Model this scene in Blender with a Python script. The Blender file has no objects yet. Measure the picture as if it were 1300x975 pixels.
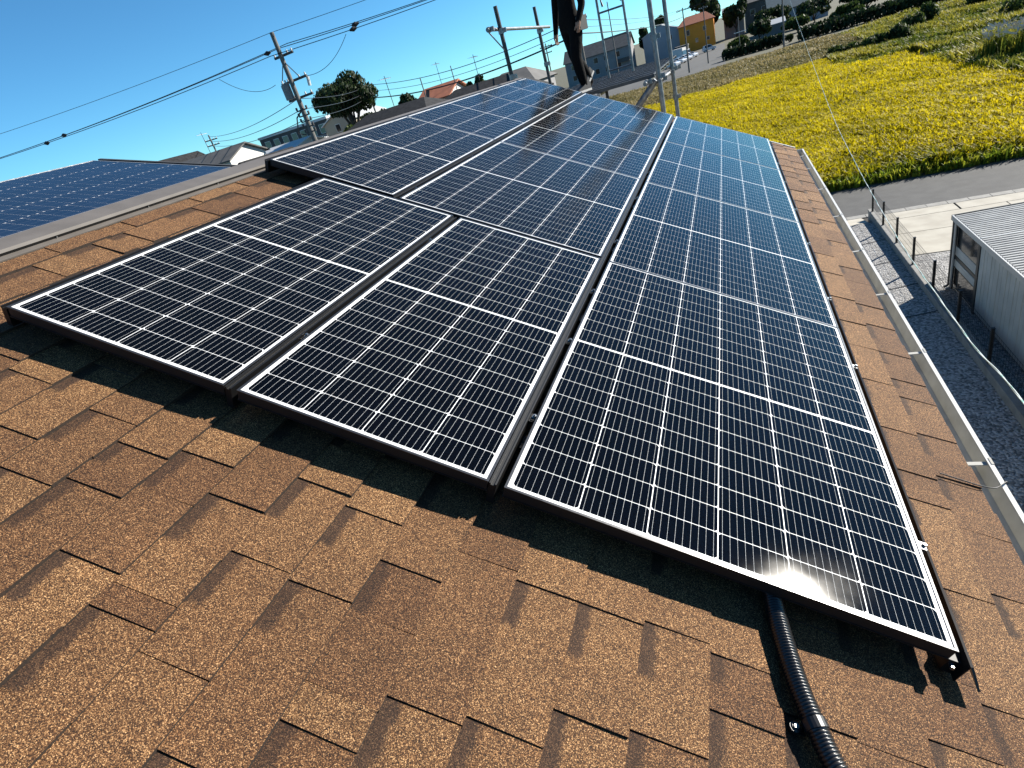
import bpy, bmesh, math, random
import numpy as np
from mathutils import Matrix, Vector, Euler
random.seed(7); rng = np.random.default_rng(7)
R = math.radians
S = bpy.context.scene
C = S.collection

# ------------------------------------------------------------------ camera
cam_d = bpy.data.cameras.new('camera'); cam = bpy.data.objects.new('camera', cam_d); C.objects.link(cam)
cam_d.sensor_width = 36.0; cam_d.lens = 19.8206; cam_d.clip_start = 0.05; cam_d.clip_end = 4000
cam.matrix_world = Matrix(((0.9169944, 0.0752053, 0.3917467, 0.6208),
                           (0.2984564, 0.5222267, -0.7988761, -1.0513),
                           (-0.2646603, 0.8494842, 0.4564334, 7.5),
                           (0, 0, 0, 1)))
S.camera = cam
# ------------------------------------------------------------------ sky, sun, exposure
SUN = Vector((0.645, 0.596, 0.478)).normalized()
w = bpy.data.worlds.new('World'); S.world = w; w.use_nodes = True
nt = w.node_tree; bg = nt.nodes['Background']
sky = nt.nodes.new('ShaderNodeTexSky'); sky.sky_type = 'NISHITA'; sky.sun_disc = False
sky.sun_elevation = math.asin(SUN.z); sky.sun_rotation = math.atan2(SUN.x, SUN.y)
sky.altitude = 0; sky.air_density = 0.7; sky.dust_density = 0.0; sky.ozone_density = 4.5
wb = nt.nodes.new('ShaderNodeMix'); wb.data_type = 'RGBA'; wb.blend_type = 'MULTIPLY'; wb.inputs[0].default_value = 1.0; wb.inputs[7].default_value = (.55, .99, 1.05, 1)  # cool camera grade of the whole sky
nt.links.new(sky.outputs[0], wb.inputs[6]); nt.links.new(wb.outputs[2], bg.inputs[0]); bg.inputs[1].default_value = 0.062
sd = bpy.data.lights.new('sun', 'SUN'); sd.energy = 5.0; sd.angle = R(0.53); sd.color = (1.0, 0.94, 0.84)
so = bpy.data.objects.new('sun', sd); C.objects.link(so)
so.rotation_euler = SUN.to_track_quat('Z', 'Y').to_euler(); so.location = (20, 20, 40)
S.view_settings.view_transform = 'Standard'; S.view_settings.look = 'None'
S.view_settings.exposure = 1.4; S.view_settings.gamma = 1.0
S.render.resolution_x = 1024; S.render.resolution_y = 768

# ------------------------------------------------------------------ helpers
class MB:
    """collects polygons for one mesh"""
    def __init__(s): s.v = []; s.f = []; s.m = []; s.uv = []; s.t = []
    def poly(s, pts, m=0, uv=None, t=0.5):
        n = len(s.v); s.v += [tuple(p) for p in pts]; s.f.append(tuple(range(n, n+len(pts)))); s.m.append(m)
        s.uv += uv if uv else [(0, 0)]*len(pts); s.t.append(t)
    def box(s, x0, x1, y0, y1, z0, z1, m=0, t=0.5):
        a = [(x0,y0,z0),(x1,y0,z0),(x1,y1,z0),(x0,y1,z0),(x0,y0,z1),(x1,y0,z1),(x1,y1,z1),(x0,y1,z1)]
        for q in ((3,2,1,0),(4,5,6,7),(0,1,5,4),(1,2,6,5),(2,3,7,6),(3,0,4,7)): s.poly([a[i] for i in q], m, None, t)
    def hexa(s, a, m=0, t=0.5):   # 8 corners: bottom ring ccw, top ring ccw
        for q in ((3,2,1,0),(4,5,6,7),(0,1,5,4),(1,2,6,5),(2,3,7,6),(3,0,4,7)): s.poly([a[i] for i in q], m, None, t)
    def bar(s, p, q, r, n=8, m=0, r2=None, cap=True):
        p = Vector(p); q = Vector(q); d = (q-p)
        if d.length < 1e-6: return
        d.normalize(); a = d.orthogonal().normalized(); b = d.cross(a); r2 = r if r2 is None else r2
        A = [p+(a*math.cos(2*math.pi*i/n)+b*math.sin(2*math.pi*i/n))*r for i in range(n)]
        B = [q+(a*math.cos(2*math.pi*i/n)+b*math.sin(2*math.pi*i/n))*r2 for i in range(n)]
        for i in range(n):
            j = (i+1) % n; s.poly([A[i], A[j], B[j], B[i]], m)
        if cap: s.poly(A[::-1], m); s.poly(B, m)
    def sqbar(s, p, q, hw, hh, up=(0,0,1), m=0):
        p = Vector(p); q = Vector(q); d = (q-p).normalized(); a = d.cross(Vector(up)).normalized(); b = a.cross(d)
        c = [(-1,-1),(1,-1),(1,1),(-1,1)]
        A = [p+a*hw*i+b*hh*j for i, j in c]; B = [q+a*hw*i+b*hh*j for i, j in c]
        for i in range(4):
            j = (i+1) % 4; s.poly([A[i], A[j], B[j], B[i]], m)
        s.poly(A[::-1], m); s.poly(B, m)
    def path(s, pts, r, n=8, m=0):
        pts = [Vector(p) for p in pts]; rings = []; a = None
        rs = r if isinstance(r, (list, tuple)) else [r]*len(pts)
        for i, p in enumerate(pts):
            d = (pts[min(i+1, len(pts)-1)]-pts[max(i-1, 0)]).normalized()
            if a is None: a = d.orthogonal().normalized()
            else: a = (a-d*a.dot(d)).normalized()
            b = d.cross(a)
            rings.append([p+(a*math.cos(2*math.pi*k/n)+b*math.sin(2*math.pi*k/n))*rs[i] for k in range(n)])
        for A, B in zip(rings, rings[1:]):
            for i in range(n):
                j = (i+1) % n; s.poly([A[i], A[j], B[j], B[i]], m)
        s.poly(rings[0][::-1], m); s.poly(rings[-1], m)
    def build(s, name, mats, parent=None, smooth=False, merge=False):
        me = bpy.data.meshes.new(name); me.from_pydata(s.v, [], s.f)
        for q in (mats if isinstance(mats, (list, tuple)) else [mats]): me.materials.append(q)
        me.polygons.foreach_set('material_index', s.m)
        if any(u != (0, 0) for u in s.uv):
            l = me.uv_layers.new(name='UVMap'); l.data.foreach_set('uv', [c for u in s.uv for c in u])
        if any(t != 0.5 for t in s.t):
            a = me.attributes.new('tint', 'FLOAT', 'FACE'); a.data.foreach_set('value', s.t)
        if smooth: me.polygons.foreach_set('use_smooth', [True]*len(s.f))
        if merge or smooth:
            bm = bmesh.new(); bm.from_mesh(me); bmesh.ops.remove_doubles(bm, verts=bm.verts, dist=1e-5); bm.to_mesh(me); bm.free()
        me.update()
        return link(name, me, parent)
def link(name, me, parent=None):
    o = bpy.data.objects.new(name, me); C.objects.link(o)
    if parent: o.parent = parent
    return o
def tag(o, label=None, cat=None, group=None, kind=None):
    if label: o['label'] = label
    if cat: o['category'] = cat
    if group: o['group'] = group
    if kind: o['kind'] = kind
    return o
def empty(name, loc=(0,0,0), rot=(0,0,0)):
    o = bpy.data.objects.new(name, None); C.objects.link(o); o.location = loc; o.rotation_euler = rot; o.empty_display_size = .1
    return o

# ------------------------------------------------------------------ materials
def mat(name, col, rough=0.6, metal=0.0, spec=0.5, noise=None, bump=None, coat=0):
    """noise=(scale, other colour, lo, hi), bump=(scale, strength, distance)"""
    col = tuple(c*.72 for c in col)
    if noise: noise = (noise[0], tuple(c*.72 for c in noise[1]), *noise[2:])
    m = bpy.data.materials.new(name); m.use_nodes = True; t = m.node_tree; b = t.nodes['Principled BSDF']
    b.inputs['Base Color'].default_value = (*col, 1); b.inputs['Roughness'].default_value = rough
    b.inputs['Metallic'].default_value = metal; b.inputs['Specular IOR Level'].default_value = spec
    if coat: b.inputs['Coat Weight'].default_value = coat; b.inputs['Coat Roughness'].default_value = .05
    geo = t.nodes.new('ShaderNodeNewGeometry')
    if noise:
        n = t.nodes.new('ShaderNodeTexNoise'); n.inputs['Scale'].default_value = noise[0]; n.inputs['Detail'].default_value = 6
        t.links.new(geo.outputs['Position'], n.inputs['Vector'])
        r = t.nodes.new('ShaderNodeMapRange'); r.inputs[1].default_value = noise[2] if len(noise) > 2 else .35; r.inputs[2].default_value = noise[3] if len(noise) > 3 else .65
        t.links.new(n.outputs['Fac'], r.inputs[0])
        x = t.nodes.new('ShaderNodeMix'); x.data_type = 'RGBA'; x.inputs[6].default_value = (*col, 1); x.inputs[7].default_value = (*noise[1], 1)
        t.links.new(r.outputs[0], x.inputs[0]); t.links.new(x.outputs[2], b.inputs['Base Color'])
    if bump:
        n2 = t.nodes.new('ShaderNodeTexNoise'); n2.inputs['Scale'].default_value = bump[0]; n2.inputs['Detail'].default_value = 4
        t.links.new(geo.outputs['Position'], n2.inputs['Vector'])
        bn = t.nodes.new('ShaderNodeBump'); bn.inputs['Strength'].default_value = bump[1]; bn.inputs['Distance'].default_value = bump[2]
        t.links.new(n2.outputs['Fac'], bn.inputs['Height']); t.links.new(bn.outputs[0], b.inputs['Normal'])
    return m

def granule_mat(name, ramp, band=None, tint_amt=0.45):
    m = bpy.data.materials.new(name); m.use_nodes = True; t = m.node_tree; b = t.nodes['Principled BSDF']
    b.inputs['Roughness'].default_value = .85; b.inputs['Specular IOR Level'].default_value = .3
    L_ = t.links.new
    def N(k, **kw):
        n = t.nodes.new(k)
        for a, v in kw.items(): setattr(n, a, v)
        return n
    def noise(sc, det=2):
        n = N('ShaderNodeTexNoise'); n.inputs['Scale'].default_value = sc; n.inputs['Detail'].default_value = det; L_(geo.outputs['Position'], n.inputs['Vector']); return n.outputs['Fac']
    def mth(op, a, b_=None, c=None):
        q = N('ShaderNodeMath', operation=op)
        for i_, z in enumerate((a, b_, c)):
            if z is None: continue
            if isinstance(z, (int, float)): q.inputs[i_].default_value = z
            else: L_(z, q.inputs[i_])
        return q.outputs[0]
    geo = N('ShaderNodeNewGeometry')
    v = N('ShaderNodeTexVoronoi'); v.inputs['Scale'].default_value = 640; L_(geo.outputs['Position'], v.inputs['Vector'])
    sep = N('ShaderNodeSeparateColor'); L_(v.outputs['Color'], sep.inputs[0])
    fac = mth('ADD', mth('MULTIPLY_ADD', sep.outputs[0], .62, .02), mth('MULTIPLY_ADD', noise(360, 3), .5, -.1))
    def ramp_(r):
        cr = N('ShaderNodeValToRGB'); e = cr.color_ramp.elements
        e[0].position = r[0][0]; e[0].color = (*r[0][1], 1); e[1].position = r[-1][0]; e[1].color = (*r[-1][1], 1)
        for p, c in r[1:-1]: e.new(p).color = (*c, 1)
        L_(fac, cr.inputs[0]); return cr.outputs[0]
    col = ramp_(ramp)
    at = N('ShaderNodeAttribute', attribute_name='tint')
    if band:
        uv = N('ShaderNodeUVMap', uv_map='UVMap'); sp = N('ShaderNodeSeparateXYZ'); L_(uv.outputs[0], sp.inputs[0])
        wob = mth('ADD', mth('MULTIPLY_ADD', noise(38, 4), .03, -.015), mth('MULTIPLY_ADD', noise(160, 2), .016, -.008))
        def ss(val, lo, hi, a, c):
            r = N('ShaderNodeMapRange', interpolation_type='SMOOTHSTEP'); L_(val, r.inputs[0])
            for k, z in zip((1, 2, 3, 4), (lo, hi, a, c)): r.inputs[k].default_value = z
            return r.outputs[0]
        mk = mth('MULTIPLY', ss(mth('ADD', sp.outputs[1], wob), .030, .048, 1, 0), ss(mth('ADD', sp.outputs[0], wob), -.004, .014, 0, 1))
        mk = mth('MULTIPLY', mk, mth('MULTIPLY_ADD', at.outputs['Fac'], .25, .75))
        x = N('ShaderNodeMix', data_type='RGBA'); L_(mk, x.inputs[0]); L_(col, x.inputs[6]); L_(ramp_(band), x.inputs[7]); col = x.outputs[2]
    # batch colour: some shingles golden, some redder; weathering and rain streaks over all
    x = N('ShaderNodeMix', data_type='RGBA', blend_type='MULTIPLY'); x.inputs[0].default_value = 1; L_(col, x.inputs[6])
    bc_ = N('ShaderNodeMix', data_type='RGBA'); bc_.inputs[6].default_value = (.98, .87, .80, 1); bc_.inputs[7].default_value = (1.05, 1.04, .98, 1); L_(at.outputs['Fac'], bc_.inputs[0]); L_(bc_.outputs[2], x.inputs[7])
    sc = mth('MULTIPLY', mth('MULTIPLY_ADD', at.outputs['Fac'], tint_amt, 1-tint_amt*.5), mth('MULTIPLY_ADD', noise(3.2, 5), .5, .80))
    sc = mth('MULTIPLY', sc, mth('MULTIPLY_ADD', noise(22, 4), .5, .75))
    mu = N('ShaderNodeVectorMath', operation='SCALE'); L_(x.outputs[2], mu.inputs[0]); L_(sc, mu.inputs['Scale']); L_(mu.outputs[0], b.inputs['Base Color'])
    bn = N('ShaderNodeBump'); bn.inputs['Strength'].default_value = .9; bn.inputs['Distance'].default_value = .0022
    L_(fac, bn.inputs['Height']); L_(bn.outputs[0], b.inputs['Normal'])
    return m

M = {}
RAMP = [(0.12, (.005, .0026, .0015)), (.34, (.028, .0128, .0056)), (.52, (.073, .034, .0135)), (.68, (.16, .082, .034)), (.86, (.44, .275, .14))]
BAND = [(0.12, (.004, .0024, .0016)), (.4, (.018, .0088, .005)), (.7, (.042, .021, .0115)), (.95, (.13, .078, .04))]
M['shingle'] = granule_mat('shingle_granules', RAMP)
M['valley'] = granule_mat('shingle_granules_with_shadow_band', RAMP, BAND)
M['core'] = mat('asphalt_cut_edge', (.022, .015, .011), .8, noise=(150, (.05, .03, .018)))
M['deck'] = mat('roof_underlay', (.02, .017, .015), .9)
M['frame'] = mat('black_anodised_lip_with_glint', (.10, .102, .108), .3, .8, noise=(60, (.13, .13, .135)))  # black frame's top lip, base colour lightened to carry sky and sun glint
M['frame_side'] = mat('black_anodised_wall_shaded', (.014, .014, .015), .5, .3)  # same black aluminium, darker copy with the shade of the frame sides painted in
M['backsheet'] = mat('white_backsheet', (.86, .87, .88), .5, noise=(5, (.76, .77, .78)))
M['rail'] = mat('black_rail', (.012, .012, .013), .45, .4)
M['steel'] = mat('zinc_steel', (.62, .62, .6), .28, .95, noise=(40, (.4, .4, .4)))
M['galv'] = mat('galvanised_tube', (.34, .345, .345), .42, .8, noise=(14, (.2, .2, .2)))
M['dark_tube'] = mat('weathered_tube', (.07, .073, .076), .5, .5, noise=(14, (.04, .04, .04)))
M['conduit'] = mat('black_polymer', (.012, .012, .013), .33, 0, .6)
M['ridge'] = mat('grey_ridge_metal', (.17, .152, .137), .5, .2, noise=(9, (.14, .125, .112)))
M['ridge_dark'] = mat('dark_ridge_vent', (.02, .017, .015), .6)
M['skirt'] = mat('brown_black_sheet', (.03, .024, .02), .38, .3)
M['gutter'] = mat('cream_gutter_vinyl', (.6, .585, .53), .4, noise=(12, (.47, .45, .40)))
M['gutter_white'] = mat('white_gutter_bracket', (.78, .77, .73), .35)
M['wall'] = mat('cream_siding', (.55, .51, .44), .8, noise=(4, (.48, .45, .39)))
M['soffit'] = mat('soffit_board', (.6, .58, .54), .8)

def cell_material():
    m = bpy.data.materials.new('silicon_cell'); m.use_nodes = True; t = m.node_tree; b = t.nodes['Principled BSDF']
    uv = t.nodes.new('ShaderNodeUVMap'); uv.uv_map = 'UVMap'
    sp = t.nodes.new('ShaderNodeSeparateXYZ'); t.links.new(uv.outputs[0], sp.inputs[0])
    def mth(op, a, b_=None, c=None):
        q = t.nodes.new('ShaderNodeMath'); q.operation = op
        for i, z in enumerate((a, b_, c)):
            if z is None: continue
            if isinstance(z, (int, float)): q.inputs[i].default_value = z
            else: t.links.new(z, q.inputs[i])
        return q.outputs[0]
    f = mth('FRACT', mth('MULTIPLY', sp.outputs[0], 9.0))
    d = mth('ABSOLUTE', mth('SUBTRACT', f, .5))                       # 0 at a wire
    wire = mth('LESS_THAN', d, .0145)
    pad = mth('MULTIPLY', mth('LESS_THAN', d, .04), mth('GREATER_THAN', mth('ABSOLUTE', mth('SUBTRACT', sp.outputs[1], .5)), .462))
    pad2 = mth('MULTIPLY', mth('LESS_THAN', d, .022), mth('LESS_THAN', mth('ABSOLUTE', mth('SUBTRACT', mth('FRACT', mth('MULTIPLY', sp.outputs[1], 5.0)), .5)), .06))
    fac = mth('MAXIMUM', mth('MAXIMUM', wire, pad), pad2)
    geo = t.nodes.new('ShaderNodeNewGeometry'); n = t.nodes.new('ShaderNodeTexNoise'); n.inputs['Scale'].default_value = 7
    t.links.new(geo.outputs['Position'], n.inputs['Vector'])
    c1 = t.nodes.new('ShaderNodeMix'); c1.data_type = 'RGBA'; c1.inputs[6].default_value = (.0008, .0009, .0015, 1); c1.inputs[7].default_value = (.0018, .0021, .0034, 1)
    t.links.new(n.outputs['Fac'], c1.inputs[0])
    c = t.nodes.new('ShaderNodeMix'); c.data_type = 'RGBA'; c.inputs[7].default_value = (.42, .43, .44, 1)
    t.links.new(c1.outputs[2], c.inputs[6]); t.links.new(fac, c.inputs[0]); t.links.new(c.outputs[2], b.inputs['Base Color'])
    b.inputs['Roughness'].default_value = .5; b.inputs['Specular IOR Level'].default_value = 0.0
    return m
M['cell'] = cell_material()
def glass_mat(name, rough, tint=(1, 1, 1), ior=1.24):
    m = bpy.data.materials.new(name); m.use_nodes = True; t = m.node_tree; t.nodes.remove(t.nodes['Principled BSDF'])
    out = t.nodes['Material Output']; fr = t.nodes.new('ShaderNodeFresnel'); fr.inputs[0].default_value = ior
    geo = t.nodes.new('ShaderNodeNewGeometry'); mr = t.nodes.new('ShaderNodeMapRange')   # same reflectance from both sides of the thin pane
    mr.inputs[3].default_value = ior; mr.inputs[4].default_value = 1/ior; t.links.new(geo.outputs['Backfacing'], mr.inputs[0]); t.links.new(mr.outputs[0], fr.inputs[0])
    tr = t.nodes.new('ShaderNodeBsdfTransparent'); tr.inputs[0].default_value = (*tint, 1)
    gl = t.nodes.new('ShaderNodeBsdfGlossy'); gl.distribution = 'BECKMANN'; gl.inputs['Roughness'].default_value = rough; nz = t.nodes.new('ShaderNodeTexNoise'); nz.inputs['Scale'].default_value = 9; nz.inputs['Detail'].default_value = 5; t.links.new(geo.outputs['Position'], nz.inputs['Vector']); rr2 = t.nodes.new('ShaderNodeMapRange'); rr2.inputs[3].default_value = rough*.85; rr2.inputs[4].default_value = rough*1.2; t.links.new(nz.outputs['Fac'], rr2.inputs[0]); t.links.new(rr2.outputs[0], gl.inputs['Roughness'])
    mx = t.nodes.new('ShaderNodeMixShader'); t.links.new(fr.outputs[0], mx.inputs[0]); t.links.new(tr.outputs[0], mx.inputs[1]); t.links.new(gl.outputs[0], mx.inputs[2])
    t.links.new(mx.outputs[0], out.inputs[0]); return m
M['glass'] = glass_mat('textured_solar_glass', .155)

# ------------------------------------------------------------------ roof frame of reference
TH = math.atan(.5); CT, ST = math.cos(TH), math.sin(TH); OZ = 6.588
def RP(u, v, n=0.0):
    """u along the ridge, v down the slope, n above the solar panel plane -> world"""
    return Vector((v*CT+n*ST, u, OZ-v*ST+n*CT))
RN = -0.100          # roof surface below the panel plane
U0, U1 = -2.6, 7.36  # house ends
VE, VR = 1.545, -2.2  # eave, ridge

# ================================================================== SETTING
M['earth'] = mat('dry_earth', (.10, .085, .05), .95, noise=(.35, (.07, .075, .035)), bump=(8, .6, .05))
M['asphalt'] = mat('worn_asphalt', (.075, .076, .076), .88, noise=(2.2, (.055, .056, .057)), bump=(120, .5, .006))
M['concrete'] = mat('pale_concrete', (.50, .47, .40), .85, noise=(1.8, (.40, .37, .31)), bump=(60, .3, .004))
M['kerbstone'] = mat('gutter_stone', (.33, .32, .30), .85, noise=(6, (.24, .235, .22)), bump=(60, .3, .004))
M['blockwall'] = mat('concrete_block', (.30, .295, .28), .9, noise=(5, (.22, .215, .2)), bump=(70, .4, .004))
M['farlot'] = mat('parking_asphalt', (.085, .085, .083), .9, noise=(.4, (.065, .065, .063)))

def gravel_mat():
    m = mat('grey_gravel', (.11, .112, .118), .92); t = m.node_tree; b = t.nodes['Principled BSDF']
    geo = t.nodes.new('ShaderNodeNewGeometry'); v = t.nodes.new('ShaderNodeTexVoronoi'); v.inputs['Scale'].default_value = 26
    t.links.new(geo.outputs['Position'], v.inputs['Vector'])
    sep = t.nodes.new('ShaderNodeSeparateColor'); t.links.new(v.outputs['Color'], sep.inputs[0])
    cr = t.nodes.new('ShaderNodeValToRGB'); cr.color_ramp.elements[0].color = (.085, .085, .086, 1); cr.color_ramp.elements[1].color = (.42, .41, .40, 1)
    t.links.new(sep.outputs[0], cr.inputs[0]); t.links.new(cr.outputs[0], b.inputs['Base Color'])
    bn = t.nodes.new('ShaderNodeBump'); bn.inputs['Strength'].default_value = 1; bn.inputs['Distance'].default_value = .035; bn.invert = True
    t.links.new(v.outputs['Distance'], bn.inputs['Height']); t.links.new(bn.outputs[0], b.inputs['Normal'])
    return m
M['gravel'] = gravel_mat()

def sheet(name, x0, x1, y0, y1, z, m, parent=None):
    b = MB(); b.poly([(x0,y0,z),(x1,y0,z),(x1,y1,z),(x0,y1,z)]); o = b.build(name, m, parent)
    if parent is None: tag(o, kind='structure')
    return o
sheet('ground', -1500, 1500, -600, 3000, 0.0, M['earth'])
sheet('road', -70, 90, 22.25, 25.9, .008, M['asphalt'])
b = MB(); b.box(.96, 4.744, -8, 20.55, -.01, .25); tag(b.build('gravel_strip', M['gravel']), kind='structure')
b = MB(); b.hexa([(.96, 20.555, -.01), (4.62, 20.555, -.01), (4.62, 21.88, -.01), (.96, 21.88, -.01), (.96, 20.555, .256), (4.62, 20.555, .256), (4.62, 21.88, .03), (.96, 21.88, .03)]); tag(b.build('concrete_ramp', M['concrete']), kind='structure')
sheet('gravel_yard', 5.02, 22, -8, 17.7, .012, M['gravel'])
# concrete apron beside the road in slabs, joints recessed
ap = sheet('concrete_apron', 1.0, 22, 17.7, 21.9, .004, M['deck'])
for (x0, x1, y0, y1) in ((5.02, 22, 17.7, 19.62), (5.02, 8.5, 19.65, 21.15), (8.53, 22, 19.65, 21.15), (5.02, 7.3, 21.18, 21.88), (7.36, 22, 21.18, 21.88), ):
    b = MB(); b.box(x0, x1, y0, y1, .002, .03); b.build('concrete_slab', M['concrete'], ap)
ks = sheet('gutter_line', -70, 90, 21.9, 22.24, .006, M['deck'])
gx = 0.6; gb = None
while gx < 12.5:
    b = MB(); b.box(gx, gx+.585, 21.905, 22.235, .002, .034+random.uniform(-.003, .003)); b.build('kerb_stone', M['kerbstone'], ks); gx += .6
sheet('far_road', -160, 170, 112.2, 117.6, .02, M['asphalt'])
sheet('far_parking_lot', -60, 0.5, 118.2, 216, .015, M['farlot'])
sheet('far_kerb', -160, 170, 111.4, 112.1, .08, M['concrete'])

# gravel strip: weed sheets laid under the stones show as seams
M['weedsheet'] = mat('black_weed_sheet', (.03, .03, .033), .8)
for i, y in enumerate((18.66, 16.85, 15.05, 13.35)):
    b = MB(); b.poly([(2.2, y-.6, .262), (4.74, y+.06, .262), (4.74, y+.105, .262), (2.2, y-.555, .262)])
    tag(b.build('weed_sheet_seam', M['weedsheet']), ['dark weed sheet seam crossing the gravel nearest the concrete apron', 'dark weed sheet seam in the gravel, second from the concrete apron', 'dark weed sheet seam in the gravel, third from the concrete apron', 'dark weed sheet seam in the gravel beside the shed shadow'][i], 'sheet seam', 'weed sheet seams in the gravel strip')

# ================================================================== OUR HOUSE
house = empty('house', (-0.6, 2.4, 0))
tag(house, 'house with brown asphalt shingle roof carrying the black solar panels', 'house')
def hpart(b, name, m, parent=None, **k):
    o = b.build(name, m, None, **k); p = parent or house
    o.parent = p; o.matrix_parent_inverse = p.matrix_world.inverted() if p is not house else Matrix.Translation(-house.location)
    return o
b = MB()   # roof slab, both slopes
def prism(b, prof, u0, u1, m=0):
    A = [(p[0], u0, p[1]) for p in prof]; B = [(p[0], u1, p[1]) for p in prof]; n = len(prof)
    for i in range(n):
        j = (i+1) % n; b.poly([A[i], B[i], B[j], A[j]], m)
    b.poly(A, m); b.poly(B[::-1], m)
ee = RP(0, VE-.008, RN-.004); rr = RP(0, VR, RN-.004); bb = Vector((rr.x-2.0, 0, rr.z-1.0))
prism(b, [(ee.x, ee.z), (rr.x, rr.z), (bb.x, bb.z), (bb.x, bb.z-.12), (rr.x, rr.z-.12), (ee.x, ee.z-.12)], U0, U1-.01)
roof = hpart(b, 'roof', M['deck'])
b = MB(); b.box(-3.7, .95, U0+.5, U1-.5, 0, 5.55); b.poly([(-3.7, U1-.5, 5.55), (.95, U1-.5, 5.55), (.95, U1-.5, 5.9), (rr.x, U1-.5, rr.z-.15), (-3.7, U1-.5, 6.5)])
hpart(b, 'wall', M['wall'])
b = MB(); b.box(.955, ee.x-.02, U0, U1-.02, ee.z-.25, ee.z-.2); hpart(b, 'soffit', M['soffit'])
b = MB(); b.box(ee.x-.03, ee.x-.012, U0, U1-.02, ee.z-.3, ee.z-.13); hpart(b, 'fascia', M['gutter'])
# rake trim at the far gable: pale strip just above the shingles
b = MB()
for (v0, v1, n0, n1) in ((VR+.02, VE+.0, RN-.12, RN+.016),):
    b.hexa([RP(U1, v0, n0), RP(U1, v1, n0), RP(U1+.03, v1, n0), RP(U1+.03, v0, n0), RP(U1, v0, n1), RP(U1, v1, n1), RP(U1+.03, v1, n1), RP(U1+.03, v0, n1)])
hpart(b, 'rake_trim', M['gutter_white'])

# ---- shingles: every course has teeth (upper layer) and recessed valleys with a dark printed band
PITCH = .1605
KNOWN = {-8: [-.323, -.62], -7: [-.424, -.75], -6: [-.237, -.385, -.72], -5: [-.133, -.19, -.545, -.86], -4: [-.28, -.562, -.62, -.95], -3: [-.138, -.398, -.66], -2: [-.167, -.41, -.783],
         -1: [-.277, -.587, -.665], 0: [-.175, -.553], 1: [-.191, -.529], 2: [-.185, -.449, -.75], 3: [-.168, -.428], 4: [-.185, -.319, -.63], -12: [.328, .579, .728, 1.12, 1.42], -11: [.393, .652, .80, 1.25, 1.62],
         8: [.679, .832, 1.096, 1.47, 1.8], 9: [.605, .869, 1.13, 1.40, 1.555, 1.82], -13: [.45, .8, 1.2]}
pieces = []    # (kind, u0, u1, v0, v1, tint)
rs = random.Random(11)
for k in range(-13, 10):
    v0 = -.061+k*PITCH; v1 = v0+PITCH
    ks_ = sorted(KNOWN.get(k, []))
    edges = list(ks_)
    a = (edges[0] if edges else rs.uniform(-.2, .2))
    x = a
    if not edges: edges = [a]
    while x > -1.7: x -= rs.uniform(.25, .42); edges.append(x)
    x = max(ks_) if ks_ else a
    while x < U1+.3: x += rs.uniform(.25, .42); edges.append(x)
    edges = sorted(edges)
    for e0, e1 in zip(edges, edges[1:]):
        if e0 > U1: break
        gap = e1-e0; tt = rs.random()
        vl = 0 if gap < .11 else min(rs.uniform(.125, .195), gap*.55)
        if gap >= .11 and rs.random() < .12: vl = 0
        t0, t1 = e0, min(e1-vl, U1-.004)
        if t1-t0 > .01: pieces.append(('tooth', t0, t1, v0, v1, tt))
        if vl and e1-vl < U1-.01: pieces.append(('valley', e1-vl, min(e1, U1-.004), v0, v1, min(1, max(0, tt+rs.uniform(-.2, .2)))))
def covered(u, v):
    if 0.03 < u < 1.70 and -1.58 < v < 1.10: return True
    if u >= 1.70 and -1.95 < v < 1.10: return True
    return False
camp = Vector((0.6208, -1.0513, 7.5)); cinv = cam.matrix_world.inverted()
def vis(p):
    u, v = (p[1]+p[2])/2, (p[3]+p[4])/2
    P = RP(u, v, RN); q = cinv @ P
    inview = q.z < -.05 and abs(q.x/q.z) < 1.0 and abs(q.y/q.z) < .76
    cov = covered(p[1], v) and covered(p[2], v)
    return (0 if inview and not cov else 1, (P-camp).length)
pieces.sort(key=vis)
def shingle_geo(b, kind, u0, u1, v0, v1, t):
    g = .0007; u0 += g; u1 -= g
    hi = .0038 if kind == 'tooth' else 0.0
    lift = rs.uniform(-.0012, .0022)
    zt0, zt1 = RN+.0008+hi, RN+.0076+hi+lift      # top: upslope end / butt end
    zb = RN-.003
    jit = rs.uniform(-.0018, .0018); j2 = rs.uniform(-.0018, .0018); k0, k1 = rs.uniform(-.002, .002), rs.uniform(-.002, .002)
    a = [RP(u0, v0, zb), RP(u0+k0, v1+.004+jit, zb), RP(u1+k1*0, v1+.004+j2, zb), RP(u1, v0, zb)]
    c = [RP(u0, v0, zt0), RP(u0+k0, v1+.004+jit, zt1), RP(u1, v1+.004+j2, zt1+rs.uniform(-.0008, .0008)), RP(u1, v0, zt0)]
    if kind == 'tooth': b.poly([c[0], c[1], c[2], c[3]], 0, None, t)
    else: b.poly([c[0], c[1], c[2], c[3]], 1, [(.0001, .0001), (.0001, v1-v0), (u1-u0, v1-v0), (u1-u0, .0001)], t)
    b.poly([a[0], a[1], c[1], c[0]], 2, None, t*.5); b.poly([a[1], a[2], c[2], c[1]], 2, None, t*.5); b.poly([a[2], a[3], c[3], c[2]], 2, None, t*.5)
rest = MB(); LOC = Matrix.Translation(-house.location)
for i, p in enumerate(pieces):
    if i < 300:
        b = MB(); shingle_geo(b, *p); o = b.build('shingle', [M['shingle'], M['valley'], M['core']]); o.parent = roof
        # roof carries the house offset already through its parent inverse
    else: shingle_geo(rest, *p)
o = rest.build('shingle_rest', [M['shingle'], M['valley'], M['core']], roof); o['kind'] = 'stuff'

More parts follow.
